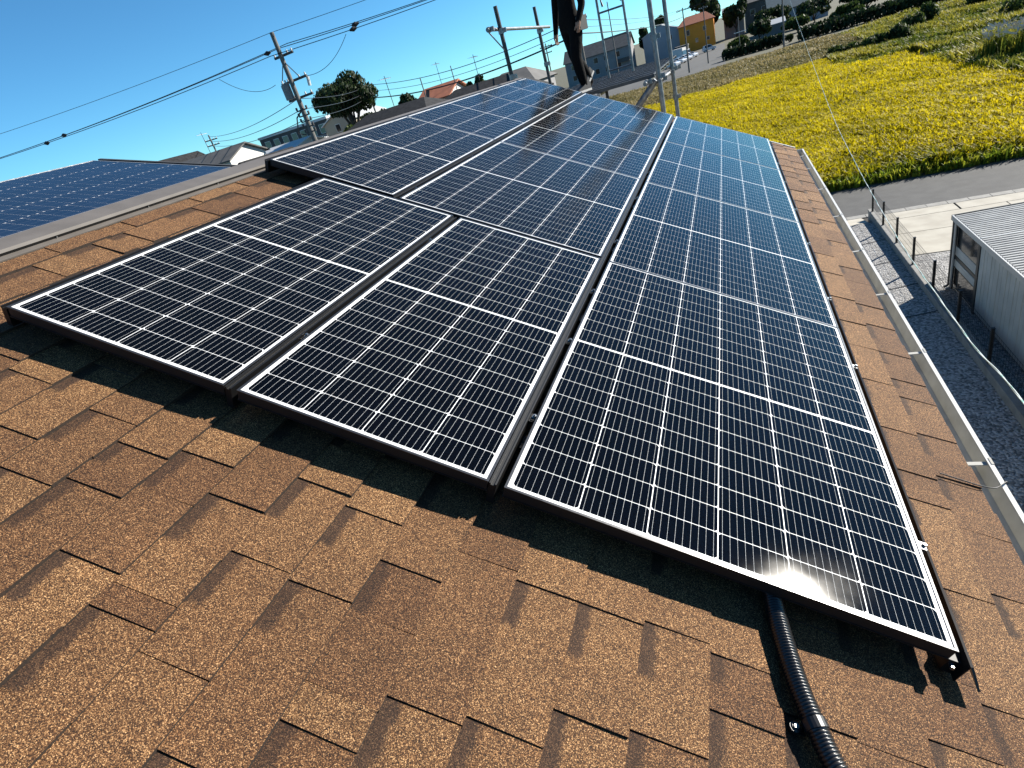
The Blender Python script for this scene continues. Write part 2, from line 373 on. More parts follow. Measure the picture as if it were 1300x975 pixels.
# ---- ridge cap: flange on the shingles, dark vent gap, sloping cover
def lbox(b, u0, u1, v0, v1, n0, n1, m=0):
    b.hexa([RP(u0, v0, n0), RP(u0, v1, n0), RP(u1, v1, n0), RP(u1, v0, n0), RP(u0, v0, n1), RP(u0, v1, n1), RP(u1, v1, n1), RP(u1, v0, n1)], m)
cap = MB(); vf = -2.07
# cover: sloping near face, apex, far face
prof = []
f0 = RP(0, vf-.028, RN+.037); f1 = RP(0, vf-.125, RN+.031); 
far = Vector((f1.x-.19, 0, f1.z-.095))
prism(cap, [(f0.x, f0.z), (f1.x, f1.z), (far.x, far.z), (far.x, far.z-.012), (f1.x, f1.z-.014), (f0.x, f0.z-.012)], U0, U1+.03)
capo = hpart(cap, 'ridge_cap', M['ridge'])
b = MB(); lbox(b, U0, U1+.02, vf-.03, vf, RN+.006, RN+.012); o = b.build('flange', M['ridge']); o.parent = capo
b = MB(); lbox(b, U0, U1+.02, vf-.06, vf-.0305, RN, RN+.0235); o = b.build('vent_strip', M['ridge_dark']); o.parent = capo
for u in np.arange(-2.2, 7.3, .455):
    b = MB(); b.bar(RP(u, vf-.0315, RN+.0165), RP(u, vf-.027, RN+.0165), .004, 8); b.bar(RP(u, vf-.027, RN+.0165), RP(u, vf-.025, RN+.0165), .0025, 6)
    o = b.build('screw', M['steel']); o.parent = capo

# ---- gutter: open half box with rolled lip and straps
gx0 = ee.x+.004; gz = ee.z-.025
prof = [(gx0, gz), (gx0+.004, gz), (gx0+.008, gz-.06), (gx0+.072, gz-.063), (gx0+.088, gz-.005), (gx0+.1, gz-.005), (gx0+.1, gz-.018), (gx0+.093, gz-.018), (gx0+.076, gz-.071), (gx0, gz-.071)]
b = MB(); prism(b, prof, U0, U1+.02); gut = hpart(b, 'gutter', M['gutter'])
b = MB(); prism(b, [(gx0, gz), (gx0+.0, gz-.075), (gx0+.08, gz-.075), (gx0+.102, gz)], U1+.021, U1+.03); o = b.build('end_cap', M['gutter_white']); o.parent = gut
b = MB(); b.box(gx0+.088, gx0+.103, U0, U1+.02, gz-.003, gz+.001); o = b.build('lip', M['gutter_white']); o.parent = gut
for u in (-.15, .43, 1.05, 1.94, 2.7, 3.5, 4.4, 5.35, 6.3, 7.0):
    b = MB(); b.box(gx0+.002, gx0+.0875, u, u+.02, gz-.012, gz-.009); b.box(gx0+.096, gx0+.1045, u-.01, u+.03, gz-.025, gz+.003)
    o = b.build('gutter_bracket', M['gutter']); o.parent = gut
tag(house, 'house with brown asphalt shingle roof carrying the black solar panels', 'house')

# ================================================================== SOLAR PANELS
L = 1.722; CW, CL = .182, .091; GX, GY = .003, .0026; MID = .0125
CH = .007
def cell_poly(flip):
    hw, hl = CW/2, CL/2; c = CH
    p = [(-hw+c, -hl), (hw-c, -hl), (hw, -hl+c), (hw, hl), (-hw, hl), (-hw, -hl+c)]
    if flip: p = [(-x, -y) for x, y in p]
    return p
def cell_mesh(flip):
    b = MB(); p = cell_poly(flip); T = .0004
    b.poly([(x, y, T) for x, y in p], 0, [(x/CW+.5, y/CL+.5) for x, y in p])
    for i in range(6):
        j = (i+1) % 6; b.poly([(*p[i], 0), (*p[j], 0), (*p[j], T), (*p[i], T)], 0, [(.03, .5)]*4)
    return b
CELLM = []
for fl in (0, 1):
    o = cell_mesh(fl).build('cell', M['cell']); CELLM.append(o.data); bpy.data.objects.remove(o)
PARTS = {}
def panel_meshes(nc):
    if nc in PARTS: return PARTS[nc]
    W = nc*CW+(nc-1)*GX+.027
    e = .0055; d = .034
    b = MB()
    g4 = .0015; b.box(-e, W+e, -e, -.0005, -.0025, 0.0); b.box(-e, W+e, L+.0005, L+e, -.0025, 0.0); b.box(-.0004, W+.0004, -.0004, g4, -.0009, -.0001); b.box(-.0004, W+.0004, L-g4, L+.0004, -.0009, -.0001); b.box(-.0004, g4, g4+.0001, L-g4-.0001, -.0009, -.0001); b.box(W-g4, W+.0004, g4+.0001, L-g4-.0001, -.0009, -.0001)
    b.box(-e, -.0005, -.0005, L+.0005, -.0025, 0.0); b.box(W+.0005, W+e, -.0005, L+.0005, -.0025, 0.0)
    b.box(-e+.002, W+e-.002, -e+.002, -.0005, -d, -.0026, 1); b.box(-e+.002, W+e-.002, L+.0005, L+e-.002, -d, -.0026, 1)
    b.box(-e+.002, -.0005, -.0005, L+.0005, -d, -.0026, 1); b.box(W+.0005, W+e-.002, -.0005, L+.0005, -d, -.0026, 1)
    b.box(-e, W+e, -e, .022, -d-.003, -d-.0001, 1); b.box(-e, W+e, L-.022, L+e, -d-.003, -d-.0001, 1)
    fr = b.build('frame', [M['frame'], M['frame_side']])
    b = MB(); b.box(-.0004, W+.0004, -.0004, L+.0004, -.008, -.0030); bs = b.build('backsheet', M['backsheet'])
    b = MB(); b.poly([(0, 0, -.0012), (W, 0, -.0012), (W, L, -.0012), (0, L, -.0012)]); gl = b.build('glass', M['glass'])
    pos = []
    y0 = (L-(18*CL+16*GY+MID))/2
    for r in range(18):
        y = y0+CL/2+r*(CL+GY)+(MID-GY if r >= 9 else 0)
        for c in range(nc): pos.append((.0135+CW/2+c*(CW+GX), y, c % 2))
    b = MB()
    for x, y, fl in pos:
        p = cell_poly(fl); b.poly([(x+q[0], y+q[1], -.0026) for q in p], 0, [(q[0]/CW+.5, q[1]/CL+.5) for q in p])
    cg = b.build('cell_grid', M['cell'])
    PARTS[nc] = (W, fr.data, bs.data, gl.data, cg.data, pos)
    for o in (fr, bs, gl, cg): bpy.data.objects.remove(o)
    return PARTS[nc]
def panel(nc, u, v, label, single):
    W, fr, bs, gl, cg, pos = panel_meshes(nc)
    p = empty('solar_panel', RP(u, v, 0), (0, TH, 0)); tag(p, label, 'solar panel', 'black solar panels on the brown roof')
    link('frame', fr, p); link('backsheet', bs, p); link('glass', gl, p)
    if single:
        for x, y, fl in pos:
            o = link('cell', CELLM[fl], p); o.location = (x, y, -.0029)
    else:
        o = link('cell_grid', cg, p); o['kind'] = 'stuff'
    return p
P_ = L+.012
YV = -1.1894; XV = -2.0071; AV = -1.6371; BV = -.8196
lab = {0: 'nearest', 1: 'second', 2: 'third', 3: 'farthest'}
for i in range(4):
    panel(6, i*P_-(.012 if i else 0), 0, ['large black solar panel at the front of the gutter side row, above the conduit', 'second solar panel from the front in the row beside the gutter', 'third solar panel from the front in the row beside the gutter', 'farthest solar panel in the row beside the gutter, next to the field'][i], i < 2)
for i in range(3):
    panel(6, P_+.02+i*P_, YV, ['first wide solar panel of the middle row, behind the two narrow front panels', 'middle one of the three wide panels in the middle row', 'farthest wide solar panel of the middle row, by the scaffold posts'][i], i < 1)
for i in range(3):
    panel(4, P_+.035+i*P_, XV, ['first narrow solar panel of the row along the grey ridge cap', 'middle one of the three narrow panels in the row along the ridge', 'farthest narrow solar panel of the ridge row, at the feet of the standing person'][i], i < 1)
panel(4, 0, AV, 'narrow solar panel at the left front corner of the array', True)
panel(4, 0, BV, 'narrow solar panel between the left front panel and the large front panel', True)

# rails in the gaps between rows, and along the outer edges
def rail(u0, u1, v, label, wid=.021, n1=-.004):
    r_ = empty('mounting_rail', RP(u0, v, RN)); tag(r_, label, 'rail', 'black mounting rails between the panel rows')
    b = MB(); T = Matrix.Translation(-r_.location)
    lbox(b, u0, u1, v, v+wid, -.075, n1-.006)
    for a_ in (0, wid-.005): lbox(b, u0, u1, v+a_, v+a_+.005, n1-.0059, n1)
    b.v = [tuple(T @ Vector(q)) for q in b.v]; b.build('profile', M['rail'], r_)
    b = MB(); 
    for uu in np.arange(u0+.25, u1, .91):
        b = MB(); lbox(b, uu, uu+.06, v-.004, v+wid+.012, RN+.012, -.0755); b.v = [tuple(T @ Vector(q)) for q in b.v]; b.build('foot', M['rail'], r_)
rail(-.004, 4*P_, -.0554+.0075, 'black rail between the gutter side row and the middle rows of panels')
rail(-.004, L, BV-.0535+.008, 'black rail between the two narrow front panels', .02)
rail(P_+.02, 4*P_, YV-.0535+.008, 'black rail between the ridge row and the wide middle row', .02)
rail(-.004, L, AV-.032, 'black rail along the upper left edge of the left front panel', .02, -.006)
rail(P_+.02, 4*P_, XV-.032, 'black rail along the ridge side of the topmost panel row', .02, -.006)

def clamp(u, v, n, label, group):
    c = empty('panel_clamp', RP(u, v, n), (0, TH, 0)); tag(c, label, 'clamp', group)
    b = MB(); b.box(-.013, .013, -.02, .02, -.012, -.003); b.box(-.009, .009, -.016, .016, -.003, 0); b.build('clamp_body', M['rail'], c)
    b = MB(); b.bar((0, 0, .0001), (0, 0, .0025), .0085, 16); b.bar((0, 0, .0026), (0, 0, .0095), .0062, 6); b.bar((0, 0, .0096), (0, 0, .0125), .0032, 8); b.build('bolt', M['steel'], c)
gl_ = 'clamps in the gap between the gutter row and the middle rows'
for i, u in enumerate((.33, .85, 1.342, 2.05, 2.98, 3.78, 4.75, 5.5, 6.4)):
    clamp(u, -.0125, -.012, ['silver bolted clamp in the gap nearest the camera, left of the large front panel', 'small clamp beside the middle seam of the large front panel', 'clamp just before the seam between first and second gutter side panels', 'clamp just past the seam of the first and second gutter side panels',
        'clamp beside the middle of the second gutter side panel', 'clamp at the near end of the third gutter side panel', 'clamp at the far end of the third gutter side panel', 'clamp at the near end of the farthest gutter side panel', 'farthest clamp in the gap beside the gutter side row'][i], gl_)
for i, (u, v) in enumerate(((.35, BV-.0135), (1.36, BV-.0135), (1.98, YV-.0135), (2.9, YV-.0135), (4.2, YV-.0135))):
    clamp(u, v, -.013, ['near clamp between the two narrow front panels', 'far clamp between the two narrow front panels', 'nearest clamp between the ridge row and the wide middle row', 'second clamp between the ridge row and the wide middle row', 'far clamp between the ridge row and the wide middle row'][i], 'clamps in the upper row gaps')
for i, u in enumerate((.334, 1.356, 2.08, 2.98, 3.8, 4.7, 5.5, 6.4)):
    c = empty('end_clamp', RP(u, 1.152, -.004), (0, TH, 0)); tag(c, 'small silver end clamp on the gutter side edge, ' + ['nearest the camera', 'second from the front', 'third from the front', 'fourth from the front', 'fifth from the front', 'sixth from the front', 'seventh from the front', 'farthest away'][i], 'clamp', 'end clamps along the gutter side panel edge')
    b = MB(); b.box(-.012, .006, -.014, .014, -.03, .003); b.build('clamp_body', M['steel'], c)
    b = MB(); b.bar((.0, 0, .0031), (.0, 0, .011), .006, 6); b.build('bolt', M['steel'], c)

# side cover sheet along the eave side of the array
sk = empty('side_cover', RP(-.02, 1.17, RN)); tag(sk, 'long dark sheet metal side cover along the gutter side of the panels', 'side cover')
T = Matrix.Translation(-sk.location)
b = MB(); lbox(b, -.02, 4*P_, 1.173, 1.1755, RN+.014, -.020); b.v = [tuple(T @ Vector(q)) for q in b.v]; b.build('web', M['skirt'], sk)
b = MB()
q = [(1.173, -.0199), (1.178, -.0175), (1.206, -.055), (1.201, -.0575)]
A = [RP(-.02-(.0 if i < 2 else .03), v_, n_) for i, (v_, n_) in enumerate(q)]; B = [RP(4*P_, v_, n_) for v_, n_ in q]
for i in range(4): b.poly([A[i], B[i], B[(i+1) % 4], A[(i+1) % 4]])
b.poly(A); b.poly(B[::-1]); b.v = [tuple(T @ Vector(q_)) for q_ in b.v]; b.build('flange', M['skirt'], sk)
b = MB(); lbox(b, .0, .05, 1.145, 1.172, RN+.014, -.04); b.v = [tuple(T @ Vector(q_)) for q_ in b.v]; b.build('bracket', M['rail'], sk)
b = MB(); b.bar(RP(.0, 1.155, -.055), RP(-.012, 1.155, -.055), .006, 6); b.v = [tuple(T @ Vector(q_)) for q_ in b.v]; b.build('bolt', M['steel'], sk)

# ---- corrugated conduit coming out from under the front panel
ce = empty('corrugated_conduit', RP(-.2, .76, RN)); tag(ce, 'black corrugated cable conduit coming out from under the large front panel', 'conduit')
ctl = [RP(u, v, n) for u, v, n in ((.25, .70, -0.060), (.08, .722, -0.062), (-.034, .738, -0.064), (-.123, .755, -0.065), (-.211, .776, -0.065), (-.29, .804, -0.065), (-.36, .835, -0.065), (-.45, .90, -0.065), (-.62, 1.0, -0.065), (-.9, 1.1, -0.065))]
def catmull(P, n):
    out = []
    for i in range(len(P)-1):
        p0, p1, p2, p3 = P[max(i-1, 0)], P[i], P[i+1], P[min(i+2, len(P)-1)]
        for k in range(n):
            t = k/n; out.append(.5*((2*p1)+(p2-p0)*t+(2*p0-5*p1+4*p2-p3)*t*t+(-p0+3*p1-3*p2+p3)*t*t*t))
    return out+[P[-1]]
def resample(P, step):
    d = [0]
    for a, c in zip(P, P[1:]): d.append(d[-1]+(c-a).length)
    out = []; i = 0
    for s_ in np.arange(0, d[-1], step):
        while d[i+1] < s_: i += 1
        out.append(P[i].lerp(P[i+1], (s_-d[i])/(d[i+1]-d[i])))
    return out
cp = resample(catmull(ctl, 12), .0018)
rad = [.0215+.0036*(1 if (i % 4) in (1, 2) else -1)*.5 for i in range(len(cp))]
b = MB(); b.path([p-ce.location for p in cp], rad, 18); b.build('tube', M['conduit'], ce, smooth=True)
k0 = min(range(len(cp)), key=lambda i: (cp[i]-RP(-.285, .802, -0.065)).length)
b = MB(); b.path([p-ce.location for p in cp[k0-6:k0+7]], .0255, 22); b.build('clip_band', M['conduit'], ce, smooth=False)
b = MB()
cen = RP(-.292, .768, RN+.018)-ce.location
lo = RP(-.292, .768, RN+.006)-ce.location; nn = RP(0, 0, 1)-RP(0, 0, 0)
b.bar(lo, lo+nn*.011, .0125, 14); b.bar(lo+nn*.011, lo+nn*.014, .012, 14, 0, .008)
side = RP(-.29, .79, RN+.006)-ce.location; b.sqbar(lo, side, .008, .0025, nn)
cl = b.build('clip_foot', M['conduit'], ce)
b = MB(); b.bar(lo+nn*.0141, lo+nn*.0175, .006, 6); b.bar(lo+nn*.0176, lo+nn*.019, .003, 6); b.build('screw', M['steel'], cl)

# thin wire hanging over the eave into the gutter
M['wire'] = mat('black_wire', (.012, .012, .012), .5)
wp = catmull([RP(.868, 1.40, RN+.018), RP(.866, 1.47, RN+.02), RP(.868, 1.54, RN+.02), RP(.89, 1.60, RN+.018), RP(.935, 1.645, RN+.03), RP(.95, 1.66, RN-.03)], 6)
b = MB(); b.path(wp, .0022, 6); tag(b.build('loose_wire', M['wire']), 'thin black wire lying over the eave into the gutter', 'wire')

# ================================================================== NEIGHBOUR HOUSE WITH BLUE PANELS
PHI = R(14.6); nx0, nz0 = -7.612, 8.108
def NP(y, s, n=0): return Vector((nx0+s*math.cos(PHI)+n*math.sin(PHI), y, nz0-s*math.sin(PHI)+n*math.cos(PHI)))
nh = empty('neighbour_house', (-9.5, 0, 0)); tag(nh, 'neighbouring house with low pitched roof just beyond the grey ridge cap', 'house')
NI = Matrix.Translation(-nh.location)
def npart(b, name, m, par=None):
    b.v = [tuple(NI @ Vector(q)) for q in b.v]; return b.build(name, m, par or nh)
M['slate'] = mat('dark_slate_roof', (.045, .047, .05), .7, noise=(5, (.03, .031, .033)))
M['white_wall'] = mat('white_plaster', (.72, .71, .69), .85, noise=(2, (.62, .61, .59)))
b = MB()
a0, a1, a2 = NP(0, -.25, -.075), NP(0, 2.75, -.075), Vector((nx0-3.6, 0, nz0-1.1))
prism(b, [(a1.x, a1.z), (a0.x, a0.z), (a2.x, a2.z), (a2.x, a2.z-.12), (a0.x, a0.z-.12), (a1.x, a1.z-.12)], -6, 5.42)
nroof = npart(b, 'roof', M['slate'])
b = MB(); b.box(-10.9, -5.3, -5.6, 5.0, 0, 6.6); npart(b, 'wall', M['white_wall'])
b = MB(); b.hexa([NP(5.42, -.27, -.2), NP(5.42, 2.77, -.2), NP(5.47, 2.77, -.2), NP(5.47, -.27, -.2), NP(5.42, -.27, -.045), NP(5.42, 2.77, -.045), NP(5.47, 2.77, -.045), NP(5.47, -.27, -.045)])
npart(b, 'rake_trim', M['slate'], nroof)
for y in (-4, -1, 2.4):
    b = MB(); b.box(-5.299, -5.25, y, y+1.6, 3.6, 4.8); wn = npart(b, 'window', M['white_wall'])
    b = MB(); b.box(-5.249, -5.24, y+.06, y+1.54, 3.66, 4.74); npart(b, 'pane', mat('dark_pane', (.03, .035, .04), .05), wn)
def blue_mat():
    m = mat('blue_monocrystalline', (.008, .017, .040), .45, 0, .1, noise=(3, (.011, .022, .05)))
    t = m.node_tree; b = t.nodes['Principled BSDF']; src = b.inputs['Base Color'].links[0].from_socket
    uv = t.nodes.new('ShaderNodeUVMap'); uv.uv_map = 'UVMap'; sp = t.nodes.new('ShaderNodeSeparateXYZ'); t.links.new(uv.outputs[0], sp.inputs[0])
    def mth(op, a, b_): 
        q = t.nodes.new('ShaderNodeMath'); q.operation = op
        for i, z in enumerate((a, b_)):
            if z is None: continue
            if isinstance(z, (int, float)): q.inputs[i].default_value = z
            else: t.links.new(z, q.inputs[i])
        return q.outputs[0]
    d = mth('ABSOLUTE', mth('SUBTRACT', mth('FRACT', mth('MULTIPLY', sp.outputs[0], 4.0), None), .5), None); f = mth('LESS_THAN', d, .035)
    c = t.nodes.new('ShaderNodeMix'); c.data_type = 'RGBA'; c.inputs[7].default_value = (.03, .042, .065, 1); t.links.new(src, c.inputs[6]); t.links.new(f, c.inputs[0]); t.links.new(c.outputs[2], b.inputs['Base Color'])
    return m
M['blue_glass'] = glass_mat('neighbour_panel_glass', .2, (1, 1, 1), 1.13); M['blue'] = blue_mat(); M['alu'] = mat('silver_aluminium', (.72, .72, .72), .35, .6)
BP = .158; bc = .016
blue_parts = {}
def blue_panel(y1, s0, label):
    """far edge at y1, top edge at s0; 9 cells along, 6 down"""
    p = empty('solar_panel', NP(y1, s0, 0), (0, PHI, 0)); tag(p, label, 'solar panel', 'blue solar panels on the neighbouring roof')
    LY, LX = 24*BP+.024, 5*.467+.024
    if not blue_parts:
        b = MB()
        b.box(0, LX, -.012, 0, -.04, .003); b.box(0, LX, -LY, -LY+.012, -.04, .003); b.box(0, .012, -LY+.0121, -.0121, -.04, .003); b.box(LX-.012, LX, -LY+.0121, -.0121, -.04, .003)
        fr = b.build('frame', M['alu']); b = MB(); b.box(.0122, LX-.0122, -LY+.0122, -.0122, -.03, -.004); bs = b.build('backsheet', M['backsheet'])
        b = MB(); SP = .467
        for i in range(5):
            for j in range(25 if i % 2 else 24):
                ya = max(-.012-BP*(j-(.5 if i % 2 else 0)), -LY+.013); ya = min(ya, -.012); yb = max(ya-(BP if 0 < j < 24 or not i % 2 else BP/2), -LY+.012)
                xa, xb = .012+SP*i+.0015, .012+SP*(i+1)-.0015; ya -= .0015; yb += .0015; k_ = bc
                pl = [(xa+k_, yb), (xb-k_, yb), (xb, yb+k_), (xb, ya-k_), (xb-k_, ya), (xa+k_, ya), (xa, ya-k_), (xa, yb+k_)]
                b.poly([(*q, -.0035) for q in pl], 0, [((q[0]-xa)/SP, (q[1]-yb)/BP) for q in pl])
        ce_ = b.build('cell_grid', M['blue'])
        b = MB(); b.poly([(.012, -LY+.012, -.001), (LX-.012, -LY+.012, -.001), (LX-.012, -.012, -.001), (.012, -.012, -.001)]); gl = b.build('glass', M['blue_glass'])
        for o in (fr, bs, ce_, gl): blue_parts[o.name.split('.')[0]] = o.data; bpy.data.objects.remove(o)
    for k in ('frame', 'backsheet', 'cell_grid', 'glass'):
        o = link(k, blue_parts[k], p)
        if k == 'cell_grid': o['kind'] = 'stuff'
blue_panel(5.133, 0, 'large dark blue solar array on the neighbouring roof beyond the ridge cap')
blue_panel(5.133-24*BP-.03, 0, 'blue solar array of the neighbouring roof beyond the left picture edge')

# ================================================================== SCAFFOLD AND PERSON AT THE FAR GABLE
DZ = 7.06
def scaffold_tube(p, q, label, r=.0265, m='galv', clampz=()):
    e_ = empty('scaffold_tube', p); tag(e_, label, 'scaffold tube', 'scaffold tubes at the far end of the roof')
    o = Vector(p); b = MB(); b.bar((0, 0, 0), Vector(q)-o, r, 12); b.build('tube', M[m], e_)
    for z in clampz:
        c = o+(Vector(q)-o)*((z-o.z)/(q[2]-o.z)) if abs(q[2]-o.z) > .1 else o+(Vector(q)-o)*z
        b = MB(); d = (Vector(q)-o).normalized()*.035
        b.bar(c-o-d, c-o+d, r+.012, 10); b.sqbar(c-o+Vector((r, 0, 0)), c-o+Vector((r+.05, 0, 0)), .022, .028); b.build('coupler', M['galv'], e_)
scaffold_tube((-2.31, 8.0, 0), (-2.31, 8.0, 8.46), 'dark scaffold post left of the person, with a handrail across it', .029, 'dark_tube', (7.55, 8.15))
scaffold_tube((-2.45, 10.6, 0), (-2.45, 10.6, 8.52), 'dark scaffold post just behind the hand of the person', .029, 'dark_tube', (7.6, 8.14))
scaffold_tube((-2.35, 7.55, 8.185), (-2.40, 11.2, 8.185), 'pale horizontal scaffold handrail joining the two dark posts', .024, 'galv', (.02,))
scaffold_tube((-2.36, 7.62, 8.15), (-2.31, 7.98, 7.9), 'short thin brace under the near end of the handrail', .009, 'galv')
scaffold_tube((-.245, 8.0, 0), (-.25, 8.0, 9.2), 'thick scaffold post rising beside the end of the deck, in front of the field', .034, 'galv', (7.02, 7.5))
scaffold_tube((-.15, 9.25, 0), (-.16, 9.25, 9.2), 'scaffold post just right of the thick one, in front of the field', .031, 'galv', (7.0, 6.6))
scaffold_tube((-.30, 8.05, 6.98), (-.60, 8.05, 6.70), 'short diagonal scaffold brace below the deck end', .045, 'galv')
scaffold_tube((-.24, 7.9, 6.97), (-.14, 10.2, 6.97), 'short scaffold tube running under the deck end between the two right posts', .026, 'galv', (.1, .5, .9))
scaffold_tube((-1.05, 8.35, 5.0), (-1.05, 8.35, 7.0), 'dark scaffold post under the middle of the deck', .022, 'dark_tube')
scaffold_tube((-1.45, 8.1, 5.0), (-1.45, 8.1, 7.0), 'pale scaffold post under the left part of the deck', .024, 'galv', (6.95,))
# ladder like guard frame standing on the far end of the deck
gf = empty('guard_frame', (-1.2, 11.0, DZ)); tag(gf, 'pale ladder shaped scaffold guard frame standing on the deck right of the person', 'guard frame')
for x, nm in ((-.225, 'upright'), (.225, 'upright')):
    b = MB(); b.bar((x, 0, 0), (x, 0, 1.75), .022, 10); b.build(nm, M['galv'], gf)
for z in (.12, .64, 1.06, 1.5):
    b = MB(); b.bar((-.225, 0, z), (.225, 0, z), .016, 8); b.build('rung', M['galv'], gf)
for x in (-.15, .18):
    b = MB(); b.bar((x, -.02, 1.38), (x, -.02, 1.24), .02, 8, 0, .012); b.bar((x, -.02, 1.24), (x+.02, -.02, 1.14), .012, 8, 0, .02); b.build('latch', M['dark_tube'], gf)
# deck planks
M['plank'] = mat('dark_steel_deck', (.11, .112, .118), .55, .4, noise=(6, (.07, .07, .072)))
for i in range(9):
    y = 8.15+i*.52; b = MB(); x0, x1 = -2.35, -.32
    b.box(x0, x1, y, y+.49, -.012, 0); b.box(x0, x1, y, y+.03, -.045, -.0121); b.box(x0, x1, y+.46, y+.49, -.045, -.0121)
    for k in range(3): b.box(x0+.02, x1-.02, y+.08+k*.13, y+.1+k*.13, 0.0001, .006)
    for v in range(len(b.v)): b.v[v] = (b.v[v][0]+1.3, b.v[v][1]-y, b.v[v][2])
    e_ = b.build('scaffold_deck', M['plank']); e_.location = (-1.3, y, DZ)
    tag(e_, ['dark steel scaffold deck board nearest the roof end', 'second dark scaffold deck board from the roof end', 'third dark scaffold deck board from the roof end', 'fourth dark scaffold deck board from the roof end', 'middle dark scaffold deck board, fifth from the roof', 'sixth dark scaffold deck board from the roof end', 'seventh dark scaffold deck board, under the guard frame', 'eighth dark scaffold deck board from the roof end', 'farthest dark scaffold deck board'][i], 'deck board', 'scaffold deck boards')
for x, lb in ((-2.3, 'left'), (-1.15, 'middle'), (-.42, 'right')):
    scaffold_tube((x, 7.75, DZ-.075), (x, 12.9, DZ-.075), 'scaffold bearer tube carrying the deck boards, the %s one' % lb, .026, 'galv', (.04,))

# person in black standing on the deck, upper body above the picture
M['cloth'] = mat('black_workwear', (.0045, .0045, .005), .95, 0, .15, noise=(30, (.003, .003, .0035)), bump=(25, .3, .02))
M['skin'] = mat('skin', (.3, .17, .115), .6)
M['hair'] = mat('black_hair', (.01, .009, .008), .6)
M['boot'] = mat('dark_boot', (.03, .03, .032), .6); M['sole'] = mat('pale_sole', (.6, .58, .54), .6)
def person(loc, rz):
    J = {}; V = []; E_ = []; Rr = []
    def j(n, p, r, par=None):
        J[n] = len(V); V.append(p); Rr.append(r if isinstance(r, tuple) else (r, r))
        if par: E_.append((J[par], J[n]))
    # local: x to the person's left, y forward, z up
    j('pelvis', (0, 0, .93), (.185, .14)); j('belly', (0, .01, 1.08), (.15, .115), 'pelvis'); j('chest', (0, .0, 1.28), (.17, .125), 'belly'); j('upchest', (0, -.01, 1.42), (.15, .1), 'chest')
    j('neck', (0, .0, 1.51), .055, 'upchest'); j('skull0', (0, .015, 1.58), (.07, .085), 'neck'); j('skull1', (0, .02, 1.67), (.078, .098), 'skull0'); j('skull2', (0, .01, 1.745), (.055, .07), 'skull1')
    for s, n in ((1, 'l'), (-1, 'r')):
        fwd = .16 if s < 0 else -.17
        j('hip'+n, (.1*s, 0, .87), .115, 'pelvis')
        j('thigh'+n, (.105*s, fwd*.35, .70), .105, 'hip'+n)
        j('knee'+n, (.105*s, fwd*.62+.03, .48), .084, 'thigh'+n)
        if s > 0:
            j('calf'+n, (.105*s, -.22, .32), .08, 'knee'+n); j('ankle'+n, (.105*s, -.31, .155), .058, 'calf'+n); j('heel'+n, (.105*s, -.35, .09), .04, 'ankle'+n); j('ball'+n, (.105*s, -.25, .03), .036, 'heel'+n)
        else:
            j('calf'+n, (.105*s, .10, .30), .082, 'knee'+n); j('ankle'+n, (.105*s, .06, .11), .06, 'calf'+n); j('heel'+n, (.105*s, .05, .05), .042, 'ankle'+n); j('ball'+n, (.105*s, .18, .035), .036, 'heel'+n)
        j('sh'+n, (.19*s, -.01, 1.40), .062, 'upchest')
        if s > 0: el, wr, hd = (.27, -.03, 1.12), (.29, .03, .87), (.295, .05, .80)
        else: el, wr, hd = (-.25, -.05, 1.13), (-.25, .10, .92), (-.25, .12, .86)
        j('elbow'+n, el, .058, 'sh'+n); j('wrist'+n, wr, .038, 'elbow'+n); j('palm'+n, hd, (.022, .04), 'wrist'+n)
        for i, (dy, ln) in enumerate(((-.027, .05), (-.009, .06), (.009, .065), (.027, .058))):
            j('f%d%s' % (i, n), (hd[0]-.006*s, hd[1]+dy, hd[2]-.05), .009, 'palm'+n)
            j('g%d%s' % (i, n), (hd[0]-.026*s, hd[1]+dy, hd[2]-.05-ln*.6), .008, 'f%d%s' % (i, n))
        j('t0'+n, (hd[0]-.02*s, hd[1]+.04, hd[2]-.005), .011, 'palm'+n); j('t1'+n, (hd[0]-.035*s, hd[1]+.05, hd[2]-.045), .009, 't0'+n)
    me = bpy.data.meshes.new('body'); me.from_pydata(V, E_, [])
    ob = bpy.data.objects.new('body', me); C.objects.link(ob)
    sk_ = ob.modifiers.new('skin', 'SKIN'); sk_.use_smooth_shade = True
    for i, d in enumerate(me.skin_vertices[0].data): d.radius = Rr[i]; d.use_root = (i == 0)
    sb = ob.modifiers.new('sub', 'SUBSURF'); sb.levels = 2; sb.render_levels = 2
    dg = bpy.context.evaluated_depsgraph_get(); m2 = bpy.data.meshes.new_from_object(ob.evaluated_get(dg)); bpy.data.objects.remove(ob)
    m2.materials.clear(); m2.materials.append(M['cloth']); m2.materials.append(M['skin'])
    hands = [Vector((.295, .05, .80)), Vector((-.25, .12, .86))]
    for p in m2.polygons:
        c = p.center; p.use_smooth = True
        p.material_index = 1 if (c.z > 1.53 or any((c-h).length < .085 and c.z < h.z+.05 for h in hands)) else 0
    P0 = empty('person', loc, (0, 0, rz)); tag(P0, 'person in black work clothes standing on the scaffold deck, seen from the chest down', 'person')
    link('body', m2, P0)
    # head details (above the picture): hair, nose, eyes, ears
    b = MB()
    for i in range(9):
        for k in range(16):
            def q(i_, k_):
                t = math.pi*.62*i_/9; a = 2*math.pi*k_/16; return (.083*math.sin(t)*math.cos(a), .0+.1*math.sin(t)*math.sin(a)-.012, 1.675+.1*math.cos(t))
            b.poly([q(i, k), q(i+1, k), q(i+1, k+1), q(i, k+1)])
    b.build('hair', M['hair'], P0, smooth=True)
    b = MB(); b.bar((0, .10, 1.665), (0, .128, 1.625), .008, 8, 0, .016); b.bar((0, .128, 1.625), (0, .105, 1.615), .016, 8, 0, .01); b.build('nose', M['skin'], P0)
